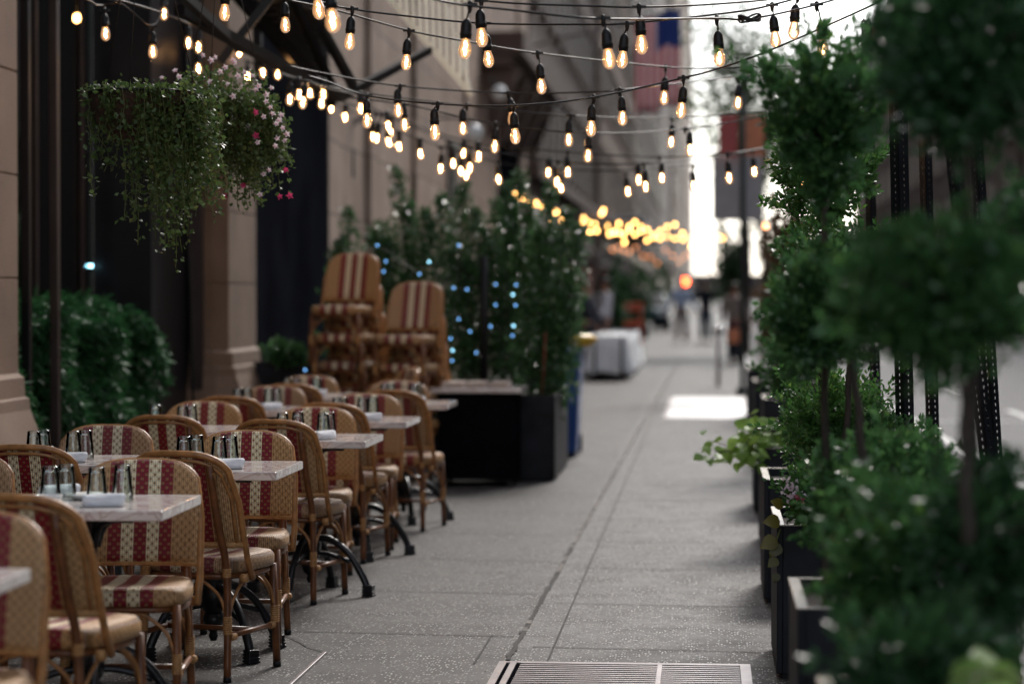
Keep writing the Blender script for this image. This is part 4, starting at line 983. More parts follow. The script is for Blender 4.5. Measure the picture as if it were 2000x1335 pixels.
ordp = sorted(pts[:24]+pts[26:], key=lambda p: (round(p.x*3), p.z)); w = MB(); w.tube(bez(ordp, 120), .0015, 4); w.build('wire', M['wire'], ft)
# serving station: black box table with pale folded linen
t = empty('serving_table', (0, 0, 0), 0, 'black draped serving table against the leafy screen', 'table')
x0 = (856-1380)*18.0/FPX; x1 = (1008-1380)*18.0/FPX; ys = yw(18.0, x0)
mb = MB(); mb.box((x0, ys, .05), (x1, ys+.62, .70)); mb.build('cabinet', M['inside'], t, bevel=.01)
mb = MB(); mb.box((x0-.06, ys-.06, .70), (x1+.05, ys+.66, .735)); mb.build('table_top', M['marble'], t, bevel=.006)
mb = MB()
for q in ((x0+.04, ys+.04), (x1-.04, ys+.04), (x0+.04, ys+.58), (x1-.04, ys+.58)): mb.box((q[0]-.02, q[1]-.02, 0), (q[0]+.02, q[1]+.02, .05))
mb.build('feet', M['black'], t)
for i, (dx, w_) in enumerate(((.02, .17), (.20, .16), (.38, .15))):
    mb = MB()
    for k in range(3): mb.box((x0+dx+.004*k, ys+.02+.003*k, .737+k*.014), (x0+dx+w_-.003*k, ys+.40, .7495+k*.014))
    tag(mb.build('folded_linen', pmat('beige_linen', (.55, .46, .40), .9, var=.1, bump=.5), bevel=.004), ['folded beige linen pile at the left on the serving table', 'middle pile of folded beige linen on the serving table', 'folded beige linen pile at the right on the serving table'][i], 'linen', 'folded linen on the serving table')
# small planting in the dark recess
shrub('flower_bush', P(560, 690, 19.8), (.22, .2, .12), 900, M['laurel'], .06, 'small dim bush in the dark recess left of the stacks', None, stems=True)
p = P(560, 700, 19.9); planter('planter_box', p.x-.3, p.x+.3, p.y-.15, p.y+.25, p.z-.02, 'low dark planter in the recess left of the stacks', rim=False)
# hedge inside the shopfront
def hedge(y0, y1, x0, x1, z0, z1, n, label):
    t = empty('clipped_hedge', ((x0+x1)/2, (y0+y1)/2, 0), 0, label, 'hedge', 'hedges behind the shopfront posts'); c = np.array(((x0+x1)/2, (y0+y1)/2, 0))
    p = rng.random((n, 3)); f = rng.integers(0, 3, n); s = rng.random(n)
    p[f == 0, 0] = 1-.10*s[f == 0]; p[f == 1, 2] = 1-.08*s[f == 1]; p[f == 2, 1] = .12*s[f == 2]
    q = np.array((x0, y0, z0))+p*np.array((x1-x0, y1-y0, z1-z0)); q[:, 0] += .10*np.sin(q[:, 1]*5+q[:, 2]*4)+.06*np.sin(q[:, 2]*11+q[:, 1]*6); q[:, 2] += .08*np.sin(q[:, 1]*4.3+1)*(q[:, 2]/z1)-.16*np.clip((q[:, 1]-(y1-1.1)), 0, 1)**2*(q[:, 2]/z1)
    link('foliage', leafmesh('foliage', q-c, .09, M['hedge'], aspect=.22, jitter=.7, nrm=np.tile((.8, -.3, -.5), (n, 1)), up=-.2), t)
    mb = MB(); mb.box((x0+.03-c[0], y0+.06-c[1], .3), (x1-.10-c[0], y1-.04-c[1], z1-.10)); mb.build('dark_core', M['inside'], t)  # near-black filler box stands in for the shade inside the hedge
    mb = MB(); mb.box((x0-c[0], y0-c[1], 0), (x1-.03-c[0], y1-c[1], .3)); mb.build('trough', M['planter'], t)
hedge(13.25, 17.25, -4.40, -4.02, .3, 1.34, 22000, 'dense green clipped hedge standing in the shopfront behind the tables')
# ------------------------------------------------------------------ hanging baskets
def basket(c, R_, strands, label, flowers=None, leaf=.016, dome=(.2, .12), wires=True):
    c = Vector(c); t = empty('hanging_basket', c, 0, label, 'hanging basket', 'hanging baskets over the tables')
    mb = MB(); mb.lathe([(R_*.25, -.21), (R_*.6, -.19), (R_*.85, -.12), (R_*.97, -.05), (R_, 0), (R_*.94, 0), (R_*.9, -.03), (.0, -.03)], 28, capb=False)
    mb.v = [(x*(1+.03*math.sin(9*x/R_+z*40)), y, z+.006*math.sin(14*math.atan2(y, x))) for (x, y, z) in mb.v]; mb.build('liner', M['coco'], t)
    mb = MB()
    for k in range(3):
        a = 2*PI*k/3+.5; mb.tube([(R_*math.cos(a), R_*math.sin(a), 0), (.0, 0, .95)], .0022, 5)
    mb.tube([(0, 0, .95), (0, 0, 1.6)], .003, 5); mb.tube([(R_*math.cos(a), R_*math.sin(a), 0) for a in np.linspace(0, 2*PI, 30)[:-1]], .006, 6, closed=True)
    mb.build('hanger', M['wire'], t)
    st = MB(); pos = []; ends = []
    for (u0, z0, ln, k) in strands:
        for _ in range(k):
            a = random.uniform(-PI, 0) if random.random() < .75 else random.uniform(0, PI)
            xx = u0+random.gauss(0, .035); yy = (R_+.01)*math.sin(a)*math.sqrt(max(.05, 1-(min(.98, abs(xx)/R_))**2)) if abs(xx) < R_ else -.02+random.gauss(0, .05)
            L_ = ln*random.uniform(.35, 1.0); pts = [Vector((xx*.85, yy*.7, z0-.02)), Vector((xx, yy*1.05, z0+.01))]
            x_, y_ = xx, yy*1.08; q = 7
            for i in range(1, q+1): x_ += random.gauss(0, .010)+.003*(1 if xx > 0 else 0); y_ += random.gauss(0, .012); pts.append(Vector((x_, y_, z0-L_*i/q)))
            path = bez(pts, 24); st.tube(path, .0021, 3)
            for p in path:
                for _ in range(2): pos.append(np.array(p)+rng.normal(size=3)*.015)
            ends.append(path[-1])
    st.build('stems', M['stem'], t)
    nd = 1500 if flowers else 500; d = rng.normal(size=(nd, 3)); d /= np.linalg.norm(d, axis=1, keepdims=True); d[:, 2] = np.abs(d[:, 2])
    if dome[1] > 0: pos += list(d*rng.random((nd, 1))**.4*np.array((dome[0], dome[0], dome[1])))
    link('foliage', leafmesh('foliage', np.array(pos), leaf, M['trail'], aspect=.7, up=-.1), t)
    if flowers:
        for (fu, fv, mm) in flowers:
            p = P(fu, fv, 0+(c-CAM).dot(FWD)-.27+random.uniform(-.05, .07))-c
            fb = MB(); n5 = 5; base = Vector(rng.normal(size=3)*.3+np.array((.25, -1, .1))).normalized(); x = base.cross(Vector((0, 0, 1))).normalized(); y = base.cross(x)
            r = random.uniform(.014, .020); ring = []
            vs = [p-base*.02]+[p+(x*math.cos(2*PI*i/10)+y*math.sin(2*PI*i/10))*(r*random.uniform(.85, 1.1) if i % 2 == 0 else r*.52)+base*(.004 if i % 2 else .0) for i in range(10)]+[p+(x*math.cos(2*PI*i/10)+y*math.sin(2*PI*i/10))*r*.15-base*.004 for i in range(10)]
            fs = [(0, 11+i, 11+(i+1) % 10) for i in range(10)]+[(11+i, 1+i, 1+(i+1) % 10, 11+(i+1) % 10) for i in range(10)]
            fb.add(vs, fs); fb.m = [1]*10+[0]*10; fb.build('flower', [M[mm], M['magenta']], t)
    return t
cb1 = P(280, 183, 9.9); R1 = .225
basket(cb1, R1, [(-.20, 0, .20, 2), (-.17, 0, .46, 3), (-.12, 0, .25, 2), (-.05, 0, .40, 5), (0, 0, .54, 11), (.06, 0, .72, 22), (.10, 0, .62, 14), (.15, 0, .60, 20), (.20, 0, .50, 18), (.245, -.02, .42, 16), (.27, -.05, .56, 4)], 'hanging basket with brown coco liner and long trailing greenery', dome=(.2, .03), leaf=.024)
rb = random.Random(3)
FLW = [(455, 118, 'pink'), (412, 118, 'pink'), (342, 138, 'pink'), (350, 150, 'pink'), (316, 152, 'pink'), (384, 178, 'pink'), (394, 202, 'pink'), (456, 230, 'pink'), (482, 250, 'pink'), (458, 122, 'pink'), (440, 132, 'pink'), (478, 142, 'pink'), (492, 148, 'pink'), (505, 168, 'pink'), (500, 175, 'pink'), (445, 165, 'pink'), (455, 188, 'pink'), (410, 160, 'pink'), (530, 172, 'pink'),
       (520, 198, 'pink'), (528, 210, 'pink'), (532, 222, 'pink'), (515, 228, 'pink'), (545, 235, 'pink'), (540, 242, 'pink'), (552, 250, 'pink'), (560, 262, 'pink'), (556, 275, 'pink'), (541, 270, 'pink'), (538, 285, 'pink'), (500, 265, 'magenta'), (503, 278, 'pink'), (499, 220, 'magenta'), (525, 332, 'pink'), (515, 340, 'pink'), (558, 332, 'magenta'), (566, 382, 'magenta'), (547, 384, 'magenta'), (438, 383, 'magenta'), (475, 362, 'magenta'), (508, 380, 'pink'), (420, 112, 'pink'), (430, 140, 'pink'), (465, 148, 'pink'), (520, 185, 'pink'), (550, 225, 'pink'), (396, 108, 'pink')]
basket(P(430, 230, 10.9), .23, [(-.18, .02, .15, 8), (-.1, .05, .3, 14), (0, .08, .40, 24), (.08, .08, .50, 34), (.14, .06, .46, 34), (.20, .04, .36, 26), (.26, 0, .22, 10)], 'hanging basket of pale pink petunias spilling over the edge', FLW, leaf=.022, dome=(.30, .25))
# ------------------------------------------------------------------ string lights
def bulb_meshes():
    sock = MB().lathe([(.004, .0), (.010, -.004), (.017, -.016), (.019, -.030), (.0195, -.050), (.0215, -.052), (.0215, -.056), (.0195, -.058), (.0195, -.070), (.016, -.071), (.0, -.071)], 16, capb=False)
    g = MB().lathe([(.0135, -.070), (.0150, -.078), (.0195, -.092), (.0225, -.106), (.0220, -.118), (.0165, -.131), (.008, -.138), (.0005, -.139)], 16, capb=False)
    f = MB(); f.tube([(0, 0, -.082), (.003, 0, -.095), (-.003, 0, -.105), (.002, 0, -.116), (0, 0, -.122)], .0036, 6)
    return sock.mesh('socket', M['wire']), g.mesh('bulb', M['bulbglass']), f.mesh('filament', M['fil']), f.mesh('filament_warm', M['filnear'])
sock_me, bulbg_me, fil_me, filw_me = bulb_meshes()
NB = [0]
def string_light(label, cable, bulbs, warm=False, r=.0042):
    """cable: (u,v,Z) measured points; bulbs: (u_tee, v_tee, u_bulb, v_bulb, Z)"""
    t = empty('string_light', (0, 0, 0), 0, label, 'string light', 'festoon strings over the walkway')
    cb = MB(); pts = [P(*c) for c in cable]
    cb.tube(bez(pts, 60), r, 6)
    for (ut, vt, ub, vb, Z) in bulbs:
        tee = P(ut, vt, Z); c = P(ub, vb, Z)
        top = c+Vector((0, 0, .108))    # socket top above bulb centre
        if tee.z > top.z+.012:
            cb.tube([tee, (tee*.5+top*.5)+Vector((.002, 0, 0)), top], .0032, 5)
        cb.lathe([(.002, -.03), (.007, -.02), (.010, 0), (.008, .010), (.002, .014)], 8, c=tee); cb.bar(tee-Vector((.026, 0, 0)), tee+Vector((.026, 0, 0)), .012, .010)
        tilt = random.uniform(-.13, .13)
        s_ = link('socket', sock_me, t); s_.location = top; s_.rotation_euler = (0, tilt, 0)
        b_ = link('bulb', bulbg_me, t); b_.location = top; b_.rotation_euler = (0, tilt, 0)
        f_ = link('filament', filw_me if warm else fil_me, b_); NB[0] += 1
    cb.build('cable', M['wire'], t)
    return t
def zof(w): return 210.0/w
string_light('nearest festoon string running along the top edge of the picture', [(700, -70, 7.6), (845, -2, 8.2), (1000, 20, 8.3), (1178, 37, 8.3), (1400, 36, 9.2), (1465, 37, 9.2), (1596, 9, 9.4), (1760, -40, 9.5)],
    [(918, 9, 912, 98, 8.3), (1178, 36, 1183, 118, 8.2), (1400, 36, 1402, 115, 9.3), (1595, 9, 1603, 96, 9.5)], True)
cw_ = MB(); 
for k in range(4): cw_.tube([P(1464, 38, 9.2)+Vector((.042*math.cos(a), .03*math.sin(a), .010*math.sin(a*2+k)+.003*k)) for a in np.linspace(0, 2*PI, 20)[:-1]], .0038, 5, closed=True)
tag(cw_.build('cable_coil', M['wire']), 'small coil of spare cable tied on the festoon string near the topiary crown', 'cable coil')
string_light('festoon string just below the top edge, two bulbs over the walkway', [(760, -40, 8.8), (940, 1, 8.9), (1150, 12, 8.9), (1248, 14, 8.9), (1400, 8, 9.2), (1560, -8, 9.6), (1700, -40, 9.8)],
    [(940, 2, 937, 76, 8.9), (1248, 14, 1250, 90, 8.8), (1558, -8, 1554, 62, 9.6)], True)
string_light('festoon string sagging from the canopy corner past the slatted awning', [(560, -30, 9.6), (630, 5, 9.8), (688, 18, 9.9), (780, 30, 9.9), (945, 46, 9.9), (1150, 48, 9.7), (1225, 46, 9.6), (1400, 28, 9.7), (1508, 10, 9.8), (1700, -45, 10)],
    [(688, 18, 686, 84, 9.9), (947, 46, 949, 118, 9.9), (1225, 47, 1220, 119, 9.6), (1508, 10, 1510, 80, 10.2)])
string_light('festoon string crossing below the slatted awning tip to the wedge topiary', [(560, 0, 10.2), (655, 20, 10.4), (799, 60, 10.6), (905, 80, 10.7), (1050, 104, 11), (1300, 131, 11.8), (1400, 133, 12), (1560, 128, 12)],
    [(799, 60, 796, 124, 10.6), (1050, 104, 1054, 171, 11.0), (1300, 131, 1299, 193, 12.0)])
string_light('festoon string leaving the truss foot and reaching the topiary at mid crown', [(560, 128, 11.3), (640, 145, 11.5), (782, 168, 11.7), (992, 182, 11.8), (1150, 180, 11.6), (1210, 176, 11.5), (1350, 160, 12.4), (1440, 150, 13), (1560, 132, 13.2)],
    [(782, 168, 776, 218, 11.7), (992, 182, 996, 235, 11.8), (1210, 176, 1214, 233, 11.4), (1440, 150, 1443, 203, 13.2)])
string_light('lowest sharp festoon string, curving up to the right across the others', [(600, 148, 10.8), (640, 160, 10.9), (717, 187, 11.0), (855, 203, 10.6), (1003, 206, 10.4), (1160, 190, 10.4), (1335, 152, 10.4), (1400, 135, 10.2), (1500, 100, 9.9), (1700, 12, 9.5), (1800, -40, 9.3)],
    [(717, 187, 716, 238, 11.3), (855, 203, 848, 261, 10.4), (1003, 206, 1003, 268, 10.5), (1160, 190, 1156, 253, 10.5), (1335, 152, 1335, 218, 10.4)])
string_light('soft festoon string behind the lowest sharp one', [(640, 168, 12.6), (700, 180, 12.7), (915, 207, 12.9), (1115, 226, 12.9), (1312, 230, 13.8), (1500, 218, 14)],
    [(704, 184, 704, 214, 14), (790, 205, 787, 246, 12.4), (912, 206, 904, 253, 12.6), (1115, 226, 1111, 275, 12.7), (1312, 230, 1313, 279, 14)])
string_light('soft festoon string over the leafy screen ending beyond the topiary', [(680, 190, 13), (800, 206, 13), (968, 242, 13), (1150, 260, 12.8), (1338, 252, 13.6), (1520, 222, 14)],
    [(968, 242, 968, 288, 12.9), (1150, 260, 1150, 306, 12.6), (1338, 252, 1347, 295, 13.6)])
string_light('blurred festoon string with paired bulbs above the screen', [(660, 196, 15.5), (740, 222, 15.5), (907, 283, 15.5), (1090, 315, 15.5), (1257, 320, 15.2), (1400, 306, 15.8), (1500, 290, 16)],
    [(735, 222, 728, 269, 16.5), (745, 224, 740, 272, 15.5), (905, 283, 907, 301, 16.5), (920, 288, 918, 329, 16), (1090, 315, 1085, 358, 15.5), (1257, 320, 1260, 366, 14.8), (1355, 325, 1353, 365, 16.5)])
string_light('second blurred festoon string level with the sign', [(700, 200, 16.5), (800, 240, 16.5), (933, 280, 16.5), (1109, 297, 16), (1288, 307, 15.8), (1421, 300, 15), (1500, 288, 15.5)],
    [(756, 222, 755, 248, 16), (766, 228, 765, 261, 17), (933, 280, 933, 307, 16), (1109, 297, 1107, 338, 15.5), (1288, 307, 1292, 349, 15.8), (1421, 300, 1421, 349, 14.6), (1470, 293, 1470, 337, 16.5)])
string_light('farthest festoon string, dipping lowest over the leafy screen', [(560, 160, 18), (660, 205, 18), (760, 250, 18), (880, 292, 18), (1000, 322, 18), (1120, 332, 17.5), (1240, 332, 17), (1370, 318, 17.5)],
    [(648, 195, 648, 213, 17.5), (676, 208, 675, 231, 17.5), (756, 250, 756, 280, 16.5), (779, 258, 779, 288, 16.5), (819, 272, 819, 302, 16), (862, 288, 862, 331, 16), (884, 290, 884, 321, 17), (900, 296, 900, 336, 16.5), (914, 310, 914, 344, 17), (971, 316, 971, 352, 16.5), (1073, 326, 1073, 338, 16.5), (1092, 332, 1092, 369, 16), (1246, 330, 1246, 353, 15.5), (1223, 340, 1223, 376, 16.5)])
string_light('festoon string at the upper left passing the flower basket to the truss', [(120, -30, 10), (300, 20, 12), (400, 60, 13.5), (500, 105, 14.5), (600, 145, 15), (700, 175, 16)],
    [(368, 46, 367, 86, 14), (391, 56, 389, 94, 15), (470, 90, 468, 105, 19), (386, 100, 386, 136, 15.5), (483, 120, 483, 152, 18), (511, 118, 511, 144, 15), (541, 128, 541, 147, 17)])
string_light('festoon string of clustered bulbs at the foot of the truss', [(480, 120, 14), (568, 150, 14.5), (605, 160, 14.5), (640, 172, 15), (720, 190, 15.5)],
    [(568, 152, 567, 196, 14.6), (584, 156, 584, 187, 14), (593, 157, 593, 173, 15), (605, 160, 605, 184, 16), (596, 160, 596, 202, 13.4), (631, 168, 631, 186, 15), (629, 170, 629, 204, 16)])
string_light('top left festoon string with widely spaced amber bulbs', [(-40, -60, 9), (156, -5, 10.5), (204, 10, 12), (320, -20, 11), (441, -35, 10), (615, -30, 8.8), (700, -50, 8)],
    [(204, 20, 204, 68, 12.3), (441, -35, 441, 27, 9.9), (556, -10, 556, 51, 11), (615, -40, 615, 22, 8.6), (643, -50, 643, 44, 7.2)], True)
string_light('short festoon string over the trailing basket', [(120, -20, 12), (230, 5, 12), (298, 50, 12.2), (330, -10, 12.5), (380, -40, 12.5)],
    [(298, 52, 298, 103, 12.3), (320, -10, 320, 29, 13.5)], True)
# golden distant strings: warm lamps
gs = MB().lathe([(.001, -.03), (.018, -.02), (.022, 0), (.015, .02), (.006, .03)], 12)
gold_me = gs.mesh('globe', M['amber']); dim_me = gs.mesh('globe', M['amberdim'])
def far_string(label, pts, Z0, Z1, n, me, jit, cnt=None):
    t = empty('string_light', (0, 0, 0), 0, label, 'string light', 'distant golden strings')
    path = bez([P(u, v, Z0+(Z1-Z0)*i/(len(pts)-1)) for i, (u, v) in enumerate(pts)], 60)
    w = MB(); w.tube(path, .012, 5); w.build('cable', M['wire'], t)
    for i in range(n):
        f = (i+.5)/n*(len(path)-1); p = path[int(f)].lerp(path[min(int(f)+1, len(path)-1)], f-int(f))
        o = link('bulb', me, t); o.location = p+Vector((0, 0, -.06+random.gauss(0, jit))); o.scale = (1, 1, 1)
for (lab, dv, sh) in (('upper golden bulb string far down the pavement', 0, 0), ('lower golden bulb string far down the pavement', 16, 3)):
    far_string(lab, [(1130+sh, 415+dv*.6), (1190+sh, 428+dv), (1240, 438+dv), (1300, 446+dv), (1370+sh, 452+dv*.6)], 36, 44, 19, gold_me, .085)
far_string('left end of the golden bulb string above the leafy screen', [(1000, 366), (1030, 382), (1060, 398), (1090, 410), (1115, 420)], 30, 35, 9, gold_me, .04)
far_string('golden bulbs against the bright sky by the signpost', [(1395, 452), (1405, 458), (1415, 462)], 46, 50, 3, gold_me, .03)
far_string('dim copper bulbs added as a string reflection under the far awning', [(1190, 478), (1230, 486), (1280, 500), (1330, 500), (1360, 492), (1425, 478)], 70, 90, 18, dim_me, .12)  # glowing bulbs added to imitate a reflected string
for (u, v, mm, lb_) in ((1524, 454, 'amber', 'round amber lamp glowing in the bronze shrubs'), (1496, 441, 'amberdim', 'dimmer amber lamp left of the brighter one in the bronze shrubs')):
    t = empty('garden_lamp', (0, 0, 0), 0, lb_, 'lamp'); c = P(u, v, 26)
    MB().lathe([(.001, -.03), (.025, -.02), (.03, 0), (.02, .03), (.001, .035)], 12, c=c).build('bulb', M[mm], t); MB().tube([(c.x, c.y, .57), c-Vector((0, 0, .03))], .008, 6).build('stalk', M['iron'], t)
# traffic signal
t = empty('traffic_light', (0, 0, 0), 0, 'traffic light showing red far down the street', 'traffic light'); c = P(1338, 550, 95)
mb = MB(); mb.box((c.x-.18, c.y+.02, c.z-.8), (c.x+.18, c.y+.3, c.z+.25)); mb.build('housing', M['black'], t, bevel=.03)
MB().tube([(c.x, c.y+.02, c.z), (c.x, c.y-.04, c.z)], .13, 16).build('red_lens', M['redlamp'], t)
MB().tube([(c.x, c.y+.2, 0), (c.x, c.y+.2, c.z+.4)], .05, 8).build('pole', M['pole'], t)
# ------------------------------------------------------------------ street things
# sign post
t = empty('sign_post', (0, 0, 0), 0, 'tall dark post carrying a grey sign back with red and orange plates above', 'street sign')
b = G(1450, 770); Zs = (b-CAM).dot(FWD)
MB().tube([(b.x, b.y, 0), (b.x, b.y, 4.3)], .038, 10).build('pole', M['pole'], t)
def plate(u0, v0, u1, v1, m, n, dy):
    p = P(u0, v0, Zs); q = P(u1, v1, Zs); mb = MB(); mb.box((min(p.x, q.x), b.y+dy, q.z), (max(p.x, q.x), b.y+dy+.012, p.z)); return mb.build(n, M[m], t, bevel=.003)
plate(1392, 305, 1490, 430, 'signgrey', 'sign_panel', .045); plate(1405, 225, 1441, 305, 'signred', 'sign_panel', -.06); plate(1447, 228, 1492, 328, 'signorange', 'sign_panel', .062); 
mb = MB(); mb.tube([(b.x, b.y, 0), (b.x, b.y, .10)], .09, 12); mb.build('base', M['pole'], t)
t = empty('bollard', (0, 0, 0), 0, 'thin grey meter post with a bright round head left of the signpost', 'meter post')
b = G(1403, 755); MB().tube([(b.x, b.y, 0), (b.x, b.y, .80)], .035, 10).build('post', M['signgrey'], t)
MB().lathe([(.04, 0), (.07, .03), (.075, .10), (.05, .16), (.001, .18)], 14, c=(b.x, b.y, .78)).build('head', M['chrome'], t)
# blue bin with yellow tray
t = empty('recycling_bin', (0, 0, 0), 0, 'tall blue plastic bin behind the end planter', 'bin')
y0 = yw(21.2, -1.2); mb = MB(); mb.add([(-1.60, y0+.0, .03), (-1.14, y0, .03), (-1.14, y0+.6, .03), (-1.60, y0+.6, .03), (-1.64, y0-.03, .93), (-1.10, y0-.03, .93), (-1.10, y0+.66, .93), (-1.64, y0+.66, .93)], [(0, 3, 2, 1), (4, 5, 6, 7), (0, 1, 5, 4), (1, 2, 6, 5), (2, 3, 7, 6), (3, 0, 4, 7)], 0, False); mb.build('body', M['bin'], t, bevel=.02)
mb = MB(); mb.box((-1.66, y0-.06, .932), (-1.08, y0+.68, .965)); mb.build('lid', M['bin'], t, bevel=.01)
mb = MB(); [mb.tube([(-1.62, y0+.62, .1), (-1.58, y0+.62, .1)], .09, 14), mb.tube([(-1.16, y0+.62, .1), (-1.12, y0+.62, .1)], .09, 14)]; mb.build('wheels', M['black'], t)
c = Vector((-1.20, y0+.3, .968)); mb = MB(); mb.lathe([(.001, .0), (.18, .0), (.235, .06), (.24, .075), (.18, .11), (.001, .12)], 20, c=c); tag(mb.build('yellow_bowl', M['yellow']), 'bright yellow shallow bowl resting on the blue bin', 'bowl')
# white cloth table
t = empty('draped_table', (0, 0, 0), 0, 'table under a long white cloth far along the pavement', 'table')
x0, x1 = -1.95, -1.34; ya, yb = 40.2, 47.2
mb = MB(); mb.box((x0, ya, .70), (x1, yb, .74)); mb.build('table_top', M['darkcane'], t)
mb = MB(); nn = 80; per = []
for i in range(nn):
    f = i/nn*4
    if f < 1: p = (x0+(x1-x0)*f, ya)
    elif f < 2: p = (x1, ya+(yb-ya)*(f-1))
    elif f < 3: p = (x1-(x1-x0)*(f-2), yb)
    else: p = (x0, yb-(yb-ya)*(f-3))
    per.append(p)
cx, cy = (x0+x1)/2, (ya+yb)/2
for z, e in ((.745, .0), (.74, .02), (.55, .03), (.35, .06), (.14, .10)):
    for i, p in enumerate(per):
        w = e*(.8+.5*math.sin(i*1.6)); dx = 1 if p[0] > cx else -1; dyy = 1 if p[1] > cy else -1
        mb.v.append((p[0]+dx*w, p[1]+dyy*w, z+(.03*math.sin(i*.9) if z < .3 else 0)))
for r_ in range(4):
    for i in range(nn): mb.f.append((r_*nn+i, r_*nn+(i+1) % nn, (r_+1)*nn+(i+1) % nn, (r_+1)*nn+i))
mb.f.append(tuple(range(nn))); mb.m = [0]*len(mb.f); mb.sm = [True]*len(mb.f); mb.build('cloth', M['cloth'], t)
for (lx, ly) in ((x0+.10, ya-.14), (x1-.06, ya-.14), (x0+.08, yb-.1), (x1-.05, yb-.1)): MB().tube([(lx, ly+(.13 if ly < ya else 0), .70), (lx, ly, .40), (lx, ly, 0)], .022, 8).build('leg', M['iron'], t)
# orange barricade
t = empty('barricade', (0, 0, 0), 0, 'orange red barricade standing behind the white cloth table', 'barricade')
c = G(1232, 672); x, y = c.x, c.y
mb = MB(); mb.box((x-.35, y, .95), (x+.35, y+.05, 1.2)); mb.box((x-.35, y, .5), (x+.35, y+.05, .7)); mb.build('rail', M['redbar'], t, bevel=.01)
for s_ in (-1, 1): MB().bar((x+s_*.3, y-.25, .0), (x+s_*.3, y+.02, 1.2), .06, .05).build('leg', M['redbar'], t); MB().bar((x+s_*.3, y+.3, 0), (x+s_*.3, y+.03, 1.2), .05, .05).build('leg', M['redbar'], t)
# cars
def car(loc, rz, paint, label, suv=False):
    t = empty('parked_car', loc, rz, label, 'car'); L_, W = 4.5, .88; H = 1.45 if not suv else 1.75
    prof = [(-2.25, .35), (-2.25, .75), (-2.1, .88), (-1.1, .98), (-.45, H-.06), (.1, H), (.95, H-.03), (1.75, 1.02), (2.15, .95), (2.25, .8), (2.25, .35)]
    mb = MB(); k = len(prof)
    rows = [(-1, .88), (-.93, 1.0), (.93, 1.0), (1, .88)]
    def wx(z): return W if z < 1.0 else W-.22*(z-1.0)/.45
    for s in (-1, 1):
        for (y, z) in prof: mb.v.append((s*wx(z), y, z))
    for i in range(k-1): mb.f.append((i, i+1, k+i+1, k+i))
    mb.f.append((k-1, 0, k, 2*k-1)); mb.f.append(tuple(range(k))[::-1]); mb.f.append(tuple(k+i for i in range(k))); mb.m = [0]*len(mb.f); mb.sm = [False]*len(mb.f)
    mb.build('body', M[paint], t, bevel=.05)
    g = MB()
    for s in (-1, 1):
        g.add([(s*(W-.0), -.95, 1.02), (s*(W-.18), -.42, H-.12), (s*(W-.18), .90, H-.12), (s*(W+.0), 1.5, 1.05)], [(0, 1, 2, 3)], 0, False)
    g.v = [(x+(.012 if x > 0 else -.012), y, z) for (x, y, z) in g.v]; g.build('side_window', M['winglass'], t)
    q = MB(); q.add([(-W+.12, -1.08, 1.0), (W-.12, -1.08, 1.0), (W-.28, -.48, H-.09), (-W+.28, -.48, H-.09)], [(0, 1, 2, 3)], 0, False); q.v = [(x, y-.02, z+.02) for (x, y, z) in q.v]; q.build('windscreen', M['winglass'], t)
    q = MB(); q.add([(-W+.12, 1.74, 1.05), (W-.12, 1.74, 1.05), (W-.28, 1.0, H-.09), (-W+.28, 1.0, H-.09)], [(0, 3, 2, 1)], 0, False); q.v = [(x, y+.02, z+.02) for (x, y, z) in q.v]; q.build('rear_window', M['winglass'], t)
    for s in (-1, 1):
        for yy in (-1.4, 1.4):
            w = MB().tube([(s*(W-.2), yy, .33), (s*(W+.01), yy, .33)], .33, 20).build('wheel', M['black'], t); MB().tube([(s*(W+.0), yy, .33), (s*(W+.02), yy, .33)], .2, 14).build('rim', M['chrome'], w)
        MB().box((s*.62-.14, -2.27, .62), (s*.62+.14, -2.2, .76)).build('headlight', M['china'], t, bevel=.02); MB().box((s*.65-.12, 2.2, .72), (s*.65+.12, 2.27, .84)).build('tail_light', M['signred'], t, bevel=.02)
    MB().box((-.7, -2.28, .38), (.7, -2.22, .55)).build('bumper', M['black'], t, bevel=.02)
c = G(1262, 647); car((c.x, c.y+2.3, 0), 0, 'carteal', 'dark teal car at the far end of the pavement behind the orange barricade')
car((3.0, 58, -.13), 0, 'carmaroon', 'maroon car parked farther along the kerb side of the road')
car((7.3, 33, -.13), 0, 'carmaroon', 'dark maroon car across the road glimpsed between the black posts'); car((7.4, 44, -.13), 0, 'carwhite', 'white car across the road beyond the maroon one', True)
